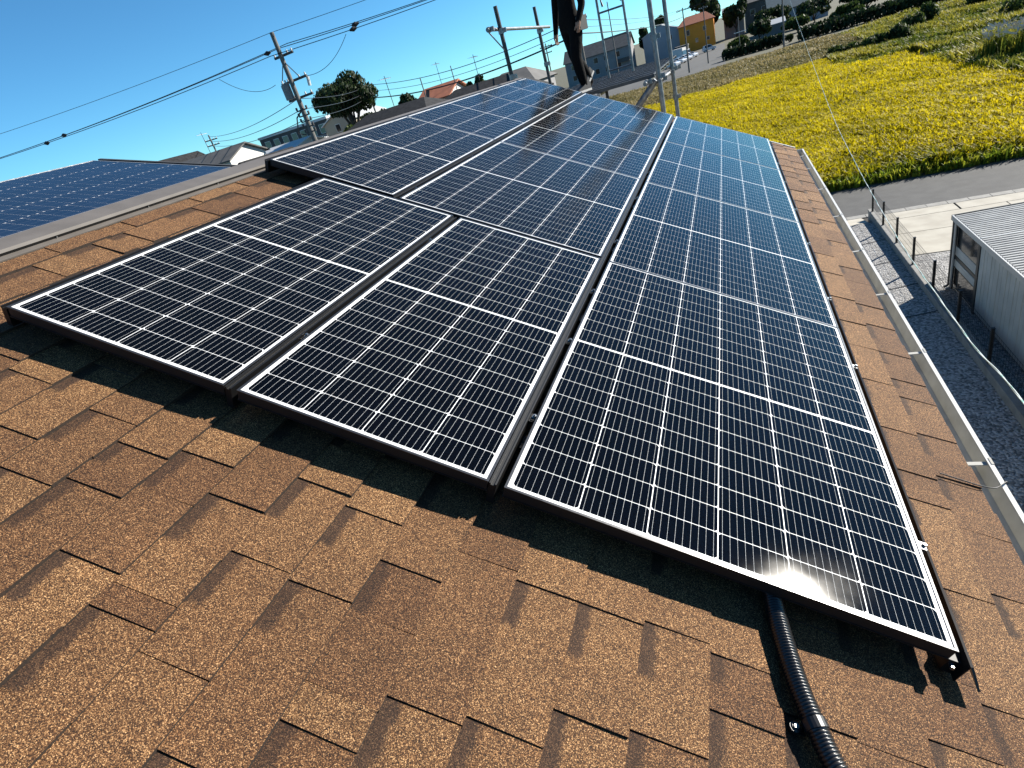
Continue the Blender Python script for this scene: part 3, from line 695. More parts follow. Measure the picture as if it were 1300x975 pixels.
    b = MB(); b.sqbar((-.026, .098, 1.585), (.026, .098, 1.585), .006, .005); b.build('mouth', mat('lips', (.3, .13, .1), .5), P0)
    for s in (-1, 1):
        b = MB(); b.bar((s*.032, .095, 1.66), (s*.032, .112, 1.66), .013, 10, 0, .009); b.build('eye', M['hair'], P0)
        b = MB(); b.bar((s*.074, .0, 1.64), (s*.092, -.01, 1.645), .026, 10, 0, .03); b.build('ear', M['skin'], P0)
    # boots
    for (x, y, z, t) in ((-.105, .04, 0, 0), (.105, -.345, .03, -.75)):
        b = MB(); prof = [(-.07, .03), (-.075, .12), (.02, .13), (.07, .09), (.15, .065), (.2, .05), (.205, .03)]
        for (hw, pr, mi) in ((.047, prof, 0), (.05, [(-.078, 0), (-.078, .0299), (.21, .0299), (.215, .012), (.2, 0)], 1)):
            A = []; B = []
            for (py, pz) in pr:
                yy = py*math.cos(t)-pz*math.sin(t)*-1*0+pz*0; yy = py*math.cos(t)-(-pz)*math.sin(t)*-1; zz = -py*math.sin(-t)*-1+pz*math.cos(t)
                yy = py*math.cos(t)-pz*math.sin(t); zz = py*math.sin(t)+pz*math.cos(t)
                A.append((x-hw, y+yy, z+zz+(.14 if t else 0))); B.append((x+hw, y+yy, z+zz+(.14 if t else 0)))
            n = len(A)
            for i in range(n): b.poly([A[i], A[(i+1) % n], B[(i+1) % n], B[i]], mi)
            b.poly(A[::-1], mi); b.poly(B, mi)
        b.build('boot', [M['boot'], M['sole']], P0)
    # tool pouch on the belt
    b = MB(); b.box(-.235, -.165, -.1, .06, .80, .98); b.box(-.225, -.175, -.06, .02, .9801, 1.02); b.build('tool_pouch', M['boot'], P0)
    return P0
person((-1.45, 8.62, DZ+.004), R(150))

# ================================================================== FENCE, WALL AND SHED
fw = empty('block_wall', (4.82, 8, 0)); tag(fw, 'low grey concrete block wall between the gravel strip and the shed', 'wall')
FI = Matrix.Translation((-4.82, -8, 0))
y = 21.45; row_h = .2
bl = MB(); bl.box(-.075, .075, 0, .395, 0, .19); blm = bl.build('block', M['blockwall']); bmesh_d = blm.data; bpy.data.objects.remove(blm)
core = MB(); core.box(-.068, .068, -14, 13.44, 0, .42); core.build('mortar_core', M['blockwall'], fw)
for r_ in range(2):
    yy = 21.45-.4*(r_*.5)-.4
    while yy > 4.0:
        o = link('block', bmesh_d, fw); o.location = (0, yy-8, r_*.2); yy -= .4
cpm = MB(); cpm.box(-.085, .085, 0, 1.795, .395, .452); o0 = cpm.build('coping', M['blockwall']); cpd = o0.data; bpy.data.objects.remove(o0)
yy = 21.45-1.8
while yy > -6:
    o = link('coping', cpd, fw); o.location = (0, yy-8, 0); yy -= 1.8
M['fence'] = mat('dark_bronze_fence', (.022, .022, .022), .5, .4)
fe = empty('mesh_fence', (4.82, 8, .45)); tag(fe, 'dark wire mesh fence with slim posts on top of the block wall', 'fence')
for yy in (21.12, 19.55, 17.8, 16.0, 14.22, 12.4, 10.6, 8.8, 7.0, 5.2):
    b = MB(); b.box(-.026, .026, -.026, .026, .003, .74); b.box(-.03, .03, -.03, .03, .7401, .752); o = b.build('post', M['fence'], fe); o.location = (0, yy-8, 0)
b = MB()
for z in (.06, .2, .34, .48, .62, .70): b.bar((0, 5.2-8, z), (0, 21.12-8, z), .0035, 4)
for yy in np.arange(5.2, 21.12, .1): b.bar((.004, yy-8, .05), (.004, yy-8, .71), .0024, 4, 0, None, False)
o = b.build('wire_mesh', M['fence'], fe)

# shed
M['shed_wall'] = mat('grey_ribbed_steel', (.62, .62, .58), .55, .0, noise=(2, (.5, .5, .47)))
M['shed_roof'] = mat('galvalume_roof', (.55, .55, .53), .5, .25, noise=(3, (.42, .42, .41)))
M['shed_trim'] = mat('pale_steel_trim', (.62, .62, .6), .45, .3)
M['shed_dark'] = mat('dark_steel_trim', (.06, .062, .062), .5, .3)
M['pane'] = mat('dark_glass', (.02, .022, .024), .08)
sx0, sx1, sy0, sy1, sz = 5.46, 9.2, 5.4, 15.2, 1.82
sh = empty('storage_shed', (5.46, 10, 0)); tag(sh, 'grey steel storage shed with ribbed metal roof beyond the block wall', 'shed')
SI = Matrix.Translation((-5.46, -10, 0))
def spart(b, name, m, par=None):
    b.v = [tuple(SI @ Vector(q)) for q in b.v]; return b.build(name, m, par or sh)
b = MB(); b.box(sx0+.03, sx1, sy0, sy1-.03, .05, sz); spart(b, 'wall', M['shed_wall'])
yy = 13.52
while yy > sy0+.1:
    b = MB(); y0 = max(yy-.40, sy0); b.box(sx0+.005, sx0+.029, y0+.012, yy, .08, sz-.02); b.box(sx0-.003, sx0+.0049, y0+.16, y0+.2, .08, sz-.02); spart(b, 'wall_panel', M['shed_wall']); yy -= .4
b = MB(); b.box(sx0-.01, sx0+.029, 13.54, 13.66, .02, sz); spart(b, 'post', M['shed_dark'])
b = MB(); b.box(sx0-.01, sx0+.029, 15.08, 15.2, .02, sz); spart(b, 'post', M['shed_dark'])
# end bay with glazing over and under two pale cross panels
for (z0, z1, mm, nm) in ((.12, .62, 'pane', 'pane'), (.64, .82, 'shed_wall', 'cross_panel'), (.84, .92, 'shed_dark', 'cross_rail'), (.94, 1.16, 'shed_wall', 'cross_panel'), (1.18, sz-.05, 'pane', 'pane')):
    b = MB(); b.box(sx0+.004, sx0+.0285, 13.665, 15.075, z0, z1); spart(b, nm, M[mm])
# roof: ribs along X
b = MB(); y = sy0-.05; z = sz+.03; ribs = []
n_ = int((sy1+.05-y)/.12)
pr = []
for i in range(n_):
    y0 = y+i*.12
    pr += [(y0, 0), (y0+.055, 0), (y0+.06, .04), (y0+.11, .04), (y0+.115, 0)]
for (p, q) in zip(pr, pr[1:]):
    b.poly([(sx0-.04, p[0], z+p[1]), (sx1+.05, p[0], z+p[1]+.12), (sx1+.05, q[0], z+q[1]+.12), (sx0-.04, q[0], z+q[1])])
sr = spart(b, 'roof', M['shed_roof'])
b = MB(); b.box(sx0-.075, sx0-.042, sy0-.08, sy1+.08, sz-.06, sz+.062); spart(b, 'edge_trim', M['shed_trim'], sr)
b = MB(); b.hexa([(sx0-.075, sy1+.081, sz-.06), (sx1, sy1+.081, sz+.05), (sx1, sy1+.12, sz+.05), (sx0-.075, sy1+.12, sz-.06), (sx0-.075, sy1+.081, sz+.06), (sx1, sy1+.081, sz+.17), (sx1, sy1+.12, sz+.17), (sx0-.075, sy1+.12, sz+.06)]); spart(b, 'end_trim', M['shed_dark'], sr)
b = MB(); b.hexa([(sx0-.04, 13.44, sz+.053), (sx1, 13.44, sz+.17), (sx1, 13.5, sz+.17), (sx0-.04, 13.5, sz+.053), (sx0-.04, 13.44, sz+.075), (sx1, 13.44, sz+.19), (sx1, 13.5, sz+.19), (sx0-.04, 13.5, sz+.075)]); spart(b, 'roof_seam', M['shed_trim'], sr)
for dy in (15.0, 15.14):
    b = MB(); b.path([(sx0-.06, dy, sz-.05), (sx0-.06, dy, .14), (sx0-.08, dy, .1), (sx0-.16, dy-.02, .08)], .028, 8); spart(b, 'downpipe', M['shed_trim'] if dy < 15.1 else M['shed_dark'])

# overhead service cable
M['cable'] = mat('pale_twisted_cable', (.62, .68, .66), .35, noise=(8, (.2, .42, .36), .5, .62))
cpts = [(1.62, -3.2, 5.35), (1.97, 0, 5.05), (2.31, 3.0, 4.70), (2.38, 4.09, 4.53), (2.47, 5.51, 4.40), (2.60, 7.57, 4.24), (2.79, 10.51, 4.15), (2.97, 13.21, 4.11), (3.28, 18.11, 4.16), (3.72, 24.9, 4.5), (4.58, 38.19, 5.25), (6.34, 65.6, 7.07), (9.2, 110, 10.6), (9.66, 117, 11.2)]
cc = resample(catmull([Vector(p) for p in cpts], 10), .06)
b = MB()
for ph in (0, 2.1):
    b.path([p+Vector((math.cos(i*.42+ph), .0, math.sin(i*.42+ph)))*.0036 for i, p in enumerate(cc)], .0042, 5)
tag(b.build('service_cable', M['cable']), 'pale twisted overhead service cable crossing above the field and road', 'cable')

# ================================================================== FIELD AND ROADSIDE GREENERY
def plant_mat(name, ramp, scale=.25, trans=.35, fine=6.0, alt=None):
    m = bpy.data.materials.new(name); m.use_nodes = True; t = m.node_tree; b = t.nodes['Principled BSDF']; b.inputs['Roughness'].default_value = .65; b.inputs['Specular IOR Level'].default_value = .25
    at = t.nodes.new('ShaderNodeAttribute'); at.attribute_name = 'tint'
    geo = t.nodes.new('ShaderNodeNewGeometry'); n = t.nodes.new('ShaderNodeTexNoise'); n.inputs['Scale'].default_value = scale; n.inputs['Detail'].default_value = 4
    t.links.new(geo.outputs['Position'], n.inputs['Vector'])
    a = t.nodes.new('ShaderNodeMath'); a.operation = 'MULTIPLY_ADD'; a.inputs[1].default_value = 1.5; a.inputs[2].default_value = -.75; t.links.new(n.outputs['Fac'], a.inputs[0])
    a2 = t.nodes.new('ShaderNodeMath'); a2.operation = 'ADD'; t.links.new(a.outputs[0], a2.inputs[0]); t.links.new(at.outputs['Fac'], a2.inputs[1])
    cr = t.nodes.new('ShaderNodeValToRGB'); e = cr.color_ramp.elements; ramp = [(p, tuple(v*.78 for v in c)) for p, c in ramp]; e[0].position = ramp[0][0]; e[0].color = (*ramp[0][1], 1); e[1].position = ramp[-1][0]; e[1].color = (*ramp[-1][1], 1)
    for p, c in ramp[1:-1]:
        q = e.new(p); q.color = (*c, 1)
    t.links.new(a2.outputs[0], cr.inputs[0]); t.links.new(cr.outputs[0], b.inputs['Base Color'])
    tr = t.nodes.new('ShaderNodeBsdfTranslucent'); t.links.new(cr.outputs[0], tr.inputs[0]); mx = t.nodes.new('ShaderNodeMixShader'); mx.inputs[0].default_value = trans
    t.links.new(b.outputs[0], mx.inputs[1]); t.links.new(tr.outputs[0], mx.inputs[2]); t.links.new(mx.outputs[0], t.nodes['Material Output'].inputs[0])
    return m
M['rice'] = plant_mat('ripe_rice', [(0.0, (.16, .18, .006)), (.28, (.34, .29, .007)), (.55, (.50, .41, .008)), (1.0, (.68, .56, .014))], .22, .5)
M['drygrass'] = plant_mat('dry_bank_grass', [(0.0, (.07, .085, .022)), (.45, (.20, .175, .065)), (1.0, (.36, .29, .13))], .12, .35)
M['weed'] = plant_mat('green_weeds', [(0.0, (.03, .065, .01)), (.5, (.12, .16, .02)), (1.0, (.36, .32, .04))], .2, .4)
M['verge'] = plant_mat('verge_grass', [(0.0, (.05, .09, .01)), (.5, (.14, .2, .015)), (1.0, (.34, .34, .03))], .6, .5)
M['plume'] = mat('silver_plume', (.62, .58, .5), .8)
M['leaf'] = plant_mat('dark_leaf', [(0.0, (.008, .016, .006)), (.5, (.022, .042, .012)), (1.0, (.06, .085, .025))], .6, .3)
M['leaf2'] = plant_mat('mid_green_leaf', [(0.0, (.015, .03, .008)), (.5, (.045, .075, .016)), (1.0, (.11, .14, .03))], .6, .35)
M['bark'] = mat('bark', (.06, .045, .035), .9)
def tri_mesh(name, V, tint, m, parent=None, nv=3):
    """V: (n,nv,3) polygons"""
    n = len(V); me = bpy.data.meshes.new(name); me.vertices.add(n*nv); me.vertices.foreach_set('co', V.reshape(-1).astype(np.float32))
    me.loops.add(n*nv); me.loops.foreach_set('vertex_index', np.arange(n*nv, dtype=np.int32)); me.polygons.add(n); me.polygons.foreach_set('loop_start', np.arange(0, n*nv, nv, dtype=np.int32))
    me.polygons.foreach_set('loop_total', np.full(n, nv, dtype=np.int32)); me.materials.append(m)
    a = me.attributes.new('tint', 'FLOAT', 'FACE'); a.data.foreach_set('value', tint.astype(np.float32)); me.update(); me.validate()
    return link(name, me, parent)
def blades(xy, h, wid, lean, per, z0=0.0, tint=None, droop=.0):
    n = len(xy)*per; base = np.repeat(xy, per, 0)+rng.normal(0, .05, (n, 2)); hh = np.repeat(h, per)*rng.uniform(.7, 1.12, n)
    a = rng.uniform(0, 2*math.pi, n); ln = rng.uniform(.1, 1, n)*lean*hh
    tipx = base[:, 0]+np.cos(a)*ln; tipy = base[:, 1]+np.sin(a)*ln
    w2 = wid*rng.uniform(.6, 1.4, n)/2; b_ = a+math.pi/2+rng.normal(0, .5, n)
    P0 = np.stack([base[:, 0]-np.cos(b_)*w2, base[:, 1]-np.sin(b_)*w2, np.full(n, z0)], 1); P1 = np.stack([base[:, 0]+np.cos(b_)*w2, base[:, 1]+np.sin(b_)*w2, np.full(n, z0)], 1)
    mx = base[:, 0]+np.cos(a)*ln*.4; my = base[:, 1]+np.sin(a)*ln*.4
    M0 = np.stack([mx-np.cos(b_)*w2*.9, my-np.sin(b_)*w2*.9, z0+hh*.72], 1); M1 = np.stack([mx+np.cos(b_)*w2*.9, my+np.sin(b_)*w2*.9, z0+hh*.72], 1)
    T = np.stack([tipx, tipy, z0+hh*(1-droop)], 1)
    V = np.concatenate([np.stack([P0, P1, M1], 1), np.stack([P0, M1, M0], 1), np.stack([M0, M1, T], 1)])
    tt = np.repeat(tint, per)+rng.normal(0, .13, n); tt = np.concatenate([tt, tt, tt+.15])
    return V, np.clip(tt, 0, 1)
def scatter(x0, x1, y0, y1, dens):
    n = int((x1-x0)*(y1-y0)*dens); return np.stack([rng.uniform(x0, x1, n), rng.uniform(y0, y1, n)], 1)
def lump(x, y):   # soft field of lodged and standing patches
    return (np.sin(x*.9+np.sin(y*.37)*2)+np.sin(y*.8+np.sin(x*.43)*2.2)+.7*np.sin(x*.31-y*.23)+.8*np.sin(x*2.3+y*1.9+np.sin(y)))/3.5
b = MB(); b.poly([(-40, 26.1, .02), (60, 26.1, .02), (60, 112, .02), (-40, 112, .02)]); tag(b.build('field_soil', M['earth']), kind='structure')
xy = np.concatenate([scatter(-2, 18, 26.5, 46, 46), scatter(-9, 19, 46, 78.2, 22), scatter(-30, -9, 30, 78, 2)])
k = ~((xy[:, 0] > 11+rng.normal(0, .4, len(xy))) & (xy[:, 1] > 66+rng.normal(0, .5, len(xy)))) & ~((xy[:, 0] > 16.2) & (xy[:, 1] > 50)) & ~((xy[:, 0] > 15.3+rng.normal(0, .3, len(xy))) & (xy[:, 1] > 36)) 
xy = xy[k]; lm = lump(xy[:, 0], xy[:, 1])
gr = np.exp(-(xy[:, 1]-26.5)/2.2)
V, tt = blades(xy, .62+.16*lm, .07, .75, 4, .02, np.clip(.56+.16*lm-gr*.5, 0, 1), .12)
tag(tri_mesh('rice_crop', V, tt, M['rice']), 'ripe yellow rice crop filling the field', 'rice', kind='stuff')
xy = np.concatenate([scatter(-4, 20, 25.95, 27.2, 70), scatter(-14, 17.5, 78.0, 79.5, 6)]); V, tt = blades(xy, rng.uniform(.12, .5, len(xy)), .06, .9, 5, .02, rng.uniform(.25, .95, len(xy)))
tag(tri_mesh('verge_grass', V, tt, M['verge']), 'green weeds along the near edge of the rice field', 'grass', kind='stuff')
xy = scatter(-25, 45, 78.3, 111.2, 9); k = ~((xy[:, 0] > 17) & (xy[:, 1] < 92)); xy = xy[k]; lm = lump(xy[:, 0]*.5, xy[:, 1]*.5)
V, tt = blades(xy, .6+.2*lm, .16, .8, 4, .02, np.clip(.55+.25*lm, 0, 1))
tag(tri_mesh('dry_grass', V, tt, M['drygrass']), 'tan dry grass bank between the rice and the far road', 'grass', kind='stuff')
xy = np.concatenate([scatter(11, 17, 66, 78, 16), scatter(16.5, 40, 48, 112, 9), scatter(40, 60, 60, 112, 3), scatter(15.6, 26, 27, 60, 10)]); lm = lump(xy[:, 0]*.7, xy[:, 1]*.7)
V, tt = blades(xy, np.clip(.75+.55*lm, .3, 1.5), .13, .9, 5, .02, np.clip(.6+.38*lm, 0, 1))
tag(tri_mesh('tall_weeds', V, tt, M['weed']), 'tall green and yellow weeds right of the rice field', 'weeds', kind='stuff')

def leaf_cloud(cs, rads, n, size, flat=1.0):
    """quads spread through a union of blobs, denser at the rim"""
    w_ = np.array([r[0]*r[1]*r[2] for r in rads]) ** .66; idx = rng.choice(len(cs), n, p=w_/w_.sum())
    d = rng.normal(size=(n, 3)); d /= np.linalg.norm(d, axis=1)[:, None]; rr_ = rng.uniform(.35, 1.0, n) ** .5
    cen = np.array(cs)[idx]+d*rr_[:, None]*np.array(rads)[idx]
    nrm = d+rng.normal(0, .7, (n, 3)); nrm /= np.linalg.norm(nrm, axis=1)[:, None]
    up = np.tile([0.13, .2, 1.0], (n, 1)); a = np.cross(nrm, up); a /= np.linalg.norm(a, axis=1)[:, None]+1e-9; c = np.cross(nrm, a)
    s_ = size*rng.uniform(.5, 1.3, n)[:, None]
    V = np.stack([cen-a*s_*.5, cen-c*s_*.8*flat, cen+a*s_*.5, cen+c*s_*.8*flat], 1)
    return V, np.clip(rng.normal(.45, .2, n), 0, 1)
def tree(name, label, x, y, top, bot, rx, n, size, leaf='leaf', group=None, trunk_r=.25, ry=None, lobes=14):
    t = empty(name, (x, y, 0)); tag(t, label, 'tree', group); ry = ry or rx; rz = (top-bot)/2; cz = (top+bot)/2
    cs = []; rads = []
    for i in range(lobes):
        a = i*2.4+random.random(); e = random.uniform(-.75, .95); q = math.sqrt(max(0, 1-e*e))*random.uniform(.35, .78)
        cs.append((math.cos(a)*q*rx, math.sin(a)*q*ry, cz+e*rz*.62)); f = random.uniform(.24, .44); rads.append((rx*f, ry*f, rz*f*.95))
    V, tt = leaf_cloud(cs, rads, n, size); tri_mesh('crown', V, tt, M[leaf], t, 4)
    b = MB(); b.path([(0, 0, 0), (.05*rx, 0, bot*.5), (0, 0, bot), (0, .05, cz)], [trunk_r, trunk_r*.8, trunk_r*.65, trunk_r*.3], 10)
    for c in cs[:6]: b.path([(0, 0, bot*.85), Vector((0, 0, bot)).lerp(Vector(c), .5)+Vector((0, 0, .1)), c], [trunk_r*.45, trunk_r*.28, trunk_r*.1], 6)
    b.build('trunk', M['bark'], t); return t
def bush(name, label, x, y, h, rx, ry, n, size, leaf='leaf2', group=None, cat='bush'):
    t = empty(name, (x, y, 0)); tag(t, label, cat, group)
    cs = [(random.uniform(-.55, .55)*rx, random.uniform(-.55, .55)*ry, h*random.uniform(.35, .62)) for i in range(6)]; rads = [(rx*.5, ry*.5, h*random.uniform(.28, .38)) for i in range(6)]
    V, tt = leaf_cloud(cs, rads, n, size); tri_mesh('foliage', V, tt, M[leaf], t, 4)
    b = MB()
    for c in cs[:4]: b.path([(0, 0, 0), c], [.05, .02], 5)
    b.build('stem', M['bark'], t); return t
tree('broad_tree', 'big round dark tree standing behind the utility pole', -39.2, 61, 13.8, 8.3, 4.3, 7500, .27, trunk_r=.4, lobes=28)
tree('small_tree', 'small dark tree left of the red tiled roof', -29.4, 55.5, 9.7, 5.5, 1.5, 2200, .32)
tree('thin_tree', 'loose dark tree on the skyline left of the scaffold posts', -23.7, 61, 9.6, 6.0, 1.25, 1300, .3, lobes=6)
tree('hedge_tree', 'low bushy tree at the foot of the big round tree, by a small pole', -40.5, 68, 9.6, 3.0, 3.2, 2500, .35)
tree('garden_tree', 'light green garden shrub tree in front of the beige house', -37.5, 58, 8.3, 3.5, 2.0, 1800, .32, 'leaf2')
tree('dark_tree', 'large dark tree behind the orange house', -5.2, 246, 17.0, 4.0, 6.5, 5200, .85, trunk_r=.5, lobes=12)
tree('street_tree', 'dark tree just right of the orange house', 4.6, 238, 11.6, 2.5, 4.4, 3200, .8, trunk_r=.4)
tree('roof_tree', 'small dark tree peeping over the white house', -21.0, 250, 14.2, 6.0, 3.0, 1700, .7)
tree('lot_tree', 'dark tree between the grey building and the white house', -25.5, 236, 12.0, 3.0, 2.6, 1600, .7)
random.seed(5)
for i, (x, y, h, rx) in enumerate(((12.5, 190, 6.2, 5.5), (21, 178, 5.4, 6), (8.5, 172, 4.5, 3.2), (30, 166, 4.6, 6), (39, 160, 4.0, 6), (15.5, 158, 3.2, 3.4), (46, 178, 7, 6), (3.4, 150, 2.8, 2.3), (24, 150, 2.9, 3.4))):
    tree('roadside_tree', ['round dark tree in front of the blue grey roof', 'wide dark tree right of the blue grey roof', 'small tree beside the white lamp pole', 'dark tree low on the right skyline', 'dark tree near the top right end of the hedge', 'pale topped tree just above the hedge gap', 'farthest right tree on the skyline', 'bright green shrub tree at the left end of the hedge', 'small tree above the right hedge'][i], x, y, h, h*.12, rx, 2200, .55, 'leaf2' if i in (5, 7, 8) else 'leaf', 'trees beyond the far road', .2)
for i, (x, y, h, rx, ry) in enumerate(((12.6, 79.5, 1.5, 1.7, 1.0), (15.2, 77.5, 1.7, 1.8, 1.0), (17.6, 78.0, 2.2, 1.5, 1.1), (20.6, 86, 2.6, 1.4, 1.2), (22.8, 88.5, 2.8, 1.3, 1.2), (29.5, 96, 2.4, 1.6, 1.2), (27, 74, 2.0, 2.2, 1.5), (22.5, 62, 1.6, 1.6, 1.3))):
    bush('field_bush', ['low dark bush at the far corner of the rice field', 'middle bush of the dark clump beside the rice field', 'tallest bush of the dark clump beside the rice field', 'dark bush standing alone in the weeds behind the clump', 'twin dark bush just right of the lone one', 'small bush near the top edge among yellow weeds', 'bush amid the weeds at the right picture edge', 'low bush between rice field and silver plume grass'][i], x, y, h, rx, ry, 1300, .22, 'leaf2', 'bushes in the weeds beyond the rice')
# plume grass clumps
for i, (x, y) in enumerate(((17.2, 50.3), (18.3, 48.6), (19.3, 51.5))):
    e_ = empty('plume_grass', (x, y, 0)); tag(e_, ['silver plume grass clump at the left of the three', 'silver plume grass clump nearest the picture edge', 'silver plume grass clump at the back of the three'][i], 'plume grass', 'silver plume grass clumps')
    q = rng.normal(0, .35, (120, 2)); V, tt = blades(q, np.full(120, 1.9), .05, .5, 3, 0, np.full(120, .5)); tri_mesh('blades', V, tt, M['weed'], e_)
    q = rng.normal(0, .45, (60, 2)); n = 60; d = rng.normal(0, .3, (n, 2)); z = rng.uniform(1.5, 2.2, n)
    A = np.concatenate([q, z[:, None]], 1); B = A+np.concatenate([d, rng.uniform(.05, .3, (n, 1))], 1); Wd = np.tile([.05, .0, .05], (n, 1))
    tri_mesh('plumes', np.stack([A-Wd, A+Wd, B+Wd*.6, B-Wd*.6], 1), np.full(n, .5), M['plume'], e_, 4)
# hedges along the far road
def hedge(x0, x1, y0, y1, h, label, nseg):
    e_ = empty('hedge', ((x0+x1)/2, (y0+y1)/2, 0)); tag(e_, label, 'hedge', 'clipped dark hedges along the far road')
    cx, cy = (x0+x1)/2, (y0+y1)/2
    cs = []; rads = []
    for x in np.linspace(x0, x1, nseg):
        for z in (h*.35, h*.68): cs.append((x-cx, random.uniform(-.2, .2), z+random.uniform(-.06, .06))); rads.append(((x1-x0)/nseg*.9, (y1-y0)/2, h*.34))
    V, tt = leaf_cloud(cs, rads, nseg*170, .42); tri_mesh('foliage', V, tt*.7, M['leaf'], e_, 4)
    b = MB()
    for x in np.linspace(x0+.5, x1-.5, max(2, nseg//2)): b.bar((x-cx, 0, 0), (x-cx, 0, h*.7), .05, 5)
    b.build('stem', M['bark'], e_)
hedge(.6, 10.2, 129.5, 132, 1.9, 'left dark hedge along the far road, beside the parking lot', 12)
hedge(13.2, 40, 124.5, 128, 2.2, 'long dark hedge along the far road at the right', 30)
bush('road_bush', 'small bush in the gap between the two hedges', 11.6, 131, 1.4, .8, .6, 500, .25, 'leaf2')

# ================================================================== FAR BUILDINGS
def house_(name, label, x0, x1, y0, y1, eave, ridge, wallm, roofm, axis='x', win=(), over=.5, cat='house', group=None, base=0, hip=0, trim=None, chimney=False):
    """windows: (side, a0, a1, z0, z1); side f=front(-y) l=-x r=+x"""
    cx, cy = (x0+x1)/2, (y0+y1)/2; h = empty(name, (cx, cy, base)); tag(h, label, cat, group)
    X0, X1, Y0, Y1 = x0-cx, x1-cx, y0-cy, y1-cy; e = eave-base; r = ridge-base
    b = MB(); b.box(X0, X1, Y0, Y1, 0, e)
    if not hip and ridge > eave:
        if axis == 'x':
            for X in (X0, X1): b.poly([(X, Y0, e), (X, Y1, e), (X, 0, r-.06)])
        else:
            for Y in (Y0, Y1): b.poly([(X0, Y, e), (X1, Y, e), (0, Y, r-.06)])
    b.build('wall', wallm, h)
    b = MB(); o = over; t = .14; sl = (r-e)
    if ridge <= eave: b.box(X0-.1, X1+.1, Y0-.1, Y1+.1, e+.002, e+.35)
    else:
        if axis == 'x':
            d = o*sl/(Y1); hp = hip
            for sgn in (-1, 1):
                q = [(X0-o, sgn*(Y1+o), e-d), (X1+o, sgn*(Y1+o), e-d), (X1+o-hp, 0, r), (X0-o+hp, 0, r)]
                b.hexa([(p[0], p[1], p[2]) for p in q]+[(p[0], p[1], p[2]+t) for p in q])
            if hp:
                for X, s_ in ((X0-o, 1), (X1+o, -1)): b.poly([(X, -Y1-o, e-d+t), (X, Y1+o, e-d+t), (X+s_*hp, 0, r+t)])
        else:
            d = o*sl/(X1); hp = hip
            for sgn in (-1, 1):
                q = [(sgn*(X1+o), Y0-o, e-d), (sgn*(X1+o), Y1+o, e-d), (0, Y1+o-hp, r), (0, Y0-o+hp, r)]
                b.hexa([(p[0], p[1], p[2]) for p in q]+[(p[0], p[1], p[2]+t) for p in q])
            if hp:
                for Y, s_ in ((Y0-o, 1), (Y1+o, -1)): b.poly([(-X1-o, Y, e-d+t), (X1+o, Y, e-d+t), (0, Y+s_*hp, r+t)])
    b.build('roof', roofm, h)
    for (sd_, a0, a1, z0, z1) in win:
        b = MB(); b2 = MB(); f = .06
        if sd_ == 'f':
            b.box(a0-cx, a1-cx, Y0-.05, Y0-.001, z0, z1); b2.box(a0-cx+f, a1-cx-f, Y0-.06, Y0-.0501, z0+f, z1-f)
        elif sd_ == 'r':
            b.box(X1+.001, X1+.05, a0-cy, a1-cy, z0, z1); b2.box(X1+.0501, X1+.06, a0-cy+f, a1-cy-f, z0+f, z1-f)
        w_ = b.build('window', trim or M['shed_trim'], h); b2.build('pane', M['pane'], w_)
    return h
M['roof_tile'] = mat('black_roof_tile', (.012, .012, .013), .8, 0, .2, noise=(4, (.035, .035, .037)))
M['roof_grey'] = mat('grey_slate', (.13, .125, .12), .8, noise=(1, (.09, .088, .085)))
M['roof_red'] = mat('terracotta_tile', (.42, .14, .065), .8, noise=(2, (.32, .10, .05)))
M['roof_pale'] = mat('pale_metal_roof', (.62, .63, .63), .5, .2)
M['roof_teal'] = mat('blue_grey_roof', (.12, .17, .18), .6, noise=(1, (.09, .13, .14)))
M['w_white'] = mat('white_stucco', (.76, .75, .73), .85, noise=(.6, (.66, .65, .63)))
M['w_grey'] = mat('grey_siding', (.27, .27, .275), .8, noise=(.5, (.22, .22, .225)))
M['w_dark'] = mat('dark_grey_siding', (.09, .092, .09), .8, noise=(.6, (.06, .062, .06)))
M['w_blue'] = mat('pale_blue_siding', (.42, .45, .50), .8, noise=(.4, (.36, .39, .43)))
M['w_orange'] = mat('orange_stucco', (.95, .33, .03), .85, noise=(.5, (.82, .28, .025)))
M['w_beige'] = mat('beige_stucco', (.48, .42, .32), .85, noise=(.5, (.42, .36, .28)))
# left skyline
house_('row_house', 'white house with pale grey roof on the far left skyline behind the blue panels', -55.5, -46.4, 48, 53.5, 8.3, 9.4, M['w_white'], M['roof_grey'], 'x', [('f', -54.5, -53.2, 6.9, 7.9), ('f', -51, -49.8, 7.1, 8.0), ('f', -48.6, -47.6, 7.2, 8.0)], .4)
house_('gable_house', 'white gabled house at the extreme left of the skyline', -62, -56.9, 51, 57, 8.6, 10.3, M['w_white'], M['roof_tile'], 'y', [('f', -60.2, -59, 7.2, 8.2)], .4)
ap_ = house_('apartment_block', 'long dark grey apartment block behind the utility pole', -66, -53.0, 76, 84, 10.0, 10.0, M['w_dark'], M['roof_pale'], 'x',
       [('f', x, x+1.05, z, z+1.25) for x in np.arange(-65.2, -54, 1.75) for z in (3.4, 6.0, 8.3)], cat='apartment block')
for z in (5.6, 7.9):
    b = MB(); b.box(-6.4, 6.4, -5.1, -4.001, z-.15, z); b.box(-6.4, 6.4, -5.1, -5.04, z+.001, z+.25); b.build('balcony', M['w_grey'], ap_)
house_('beige_house', 'beige gabled house below the big round tree', -49.6, -44.6, 70, 78, 9.0, 10.15, M['w_beige'], M['roof_pale'], 'y', [('f', -47.9, -47.1, 7.8, 8.8), ('f', -46.2, -45.6, 6.8, 7.6)], .3)
house_('low_house', 'low house with white roof in front of the apartment block', -50.5, -44.5, 56, 62, 7.6, 8.2, M['w_white'], M['roof_pale'], 'x', [('f', -49.5, -48, 5.2, 6.4)], .4)
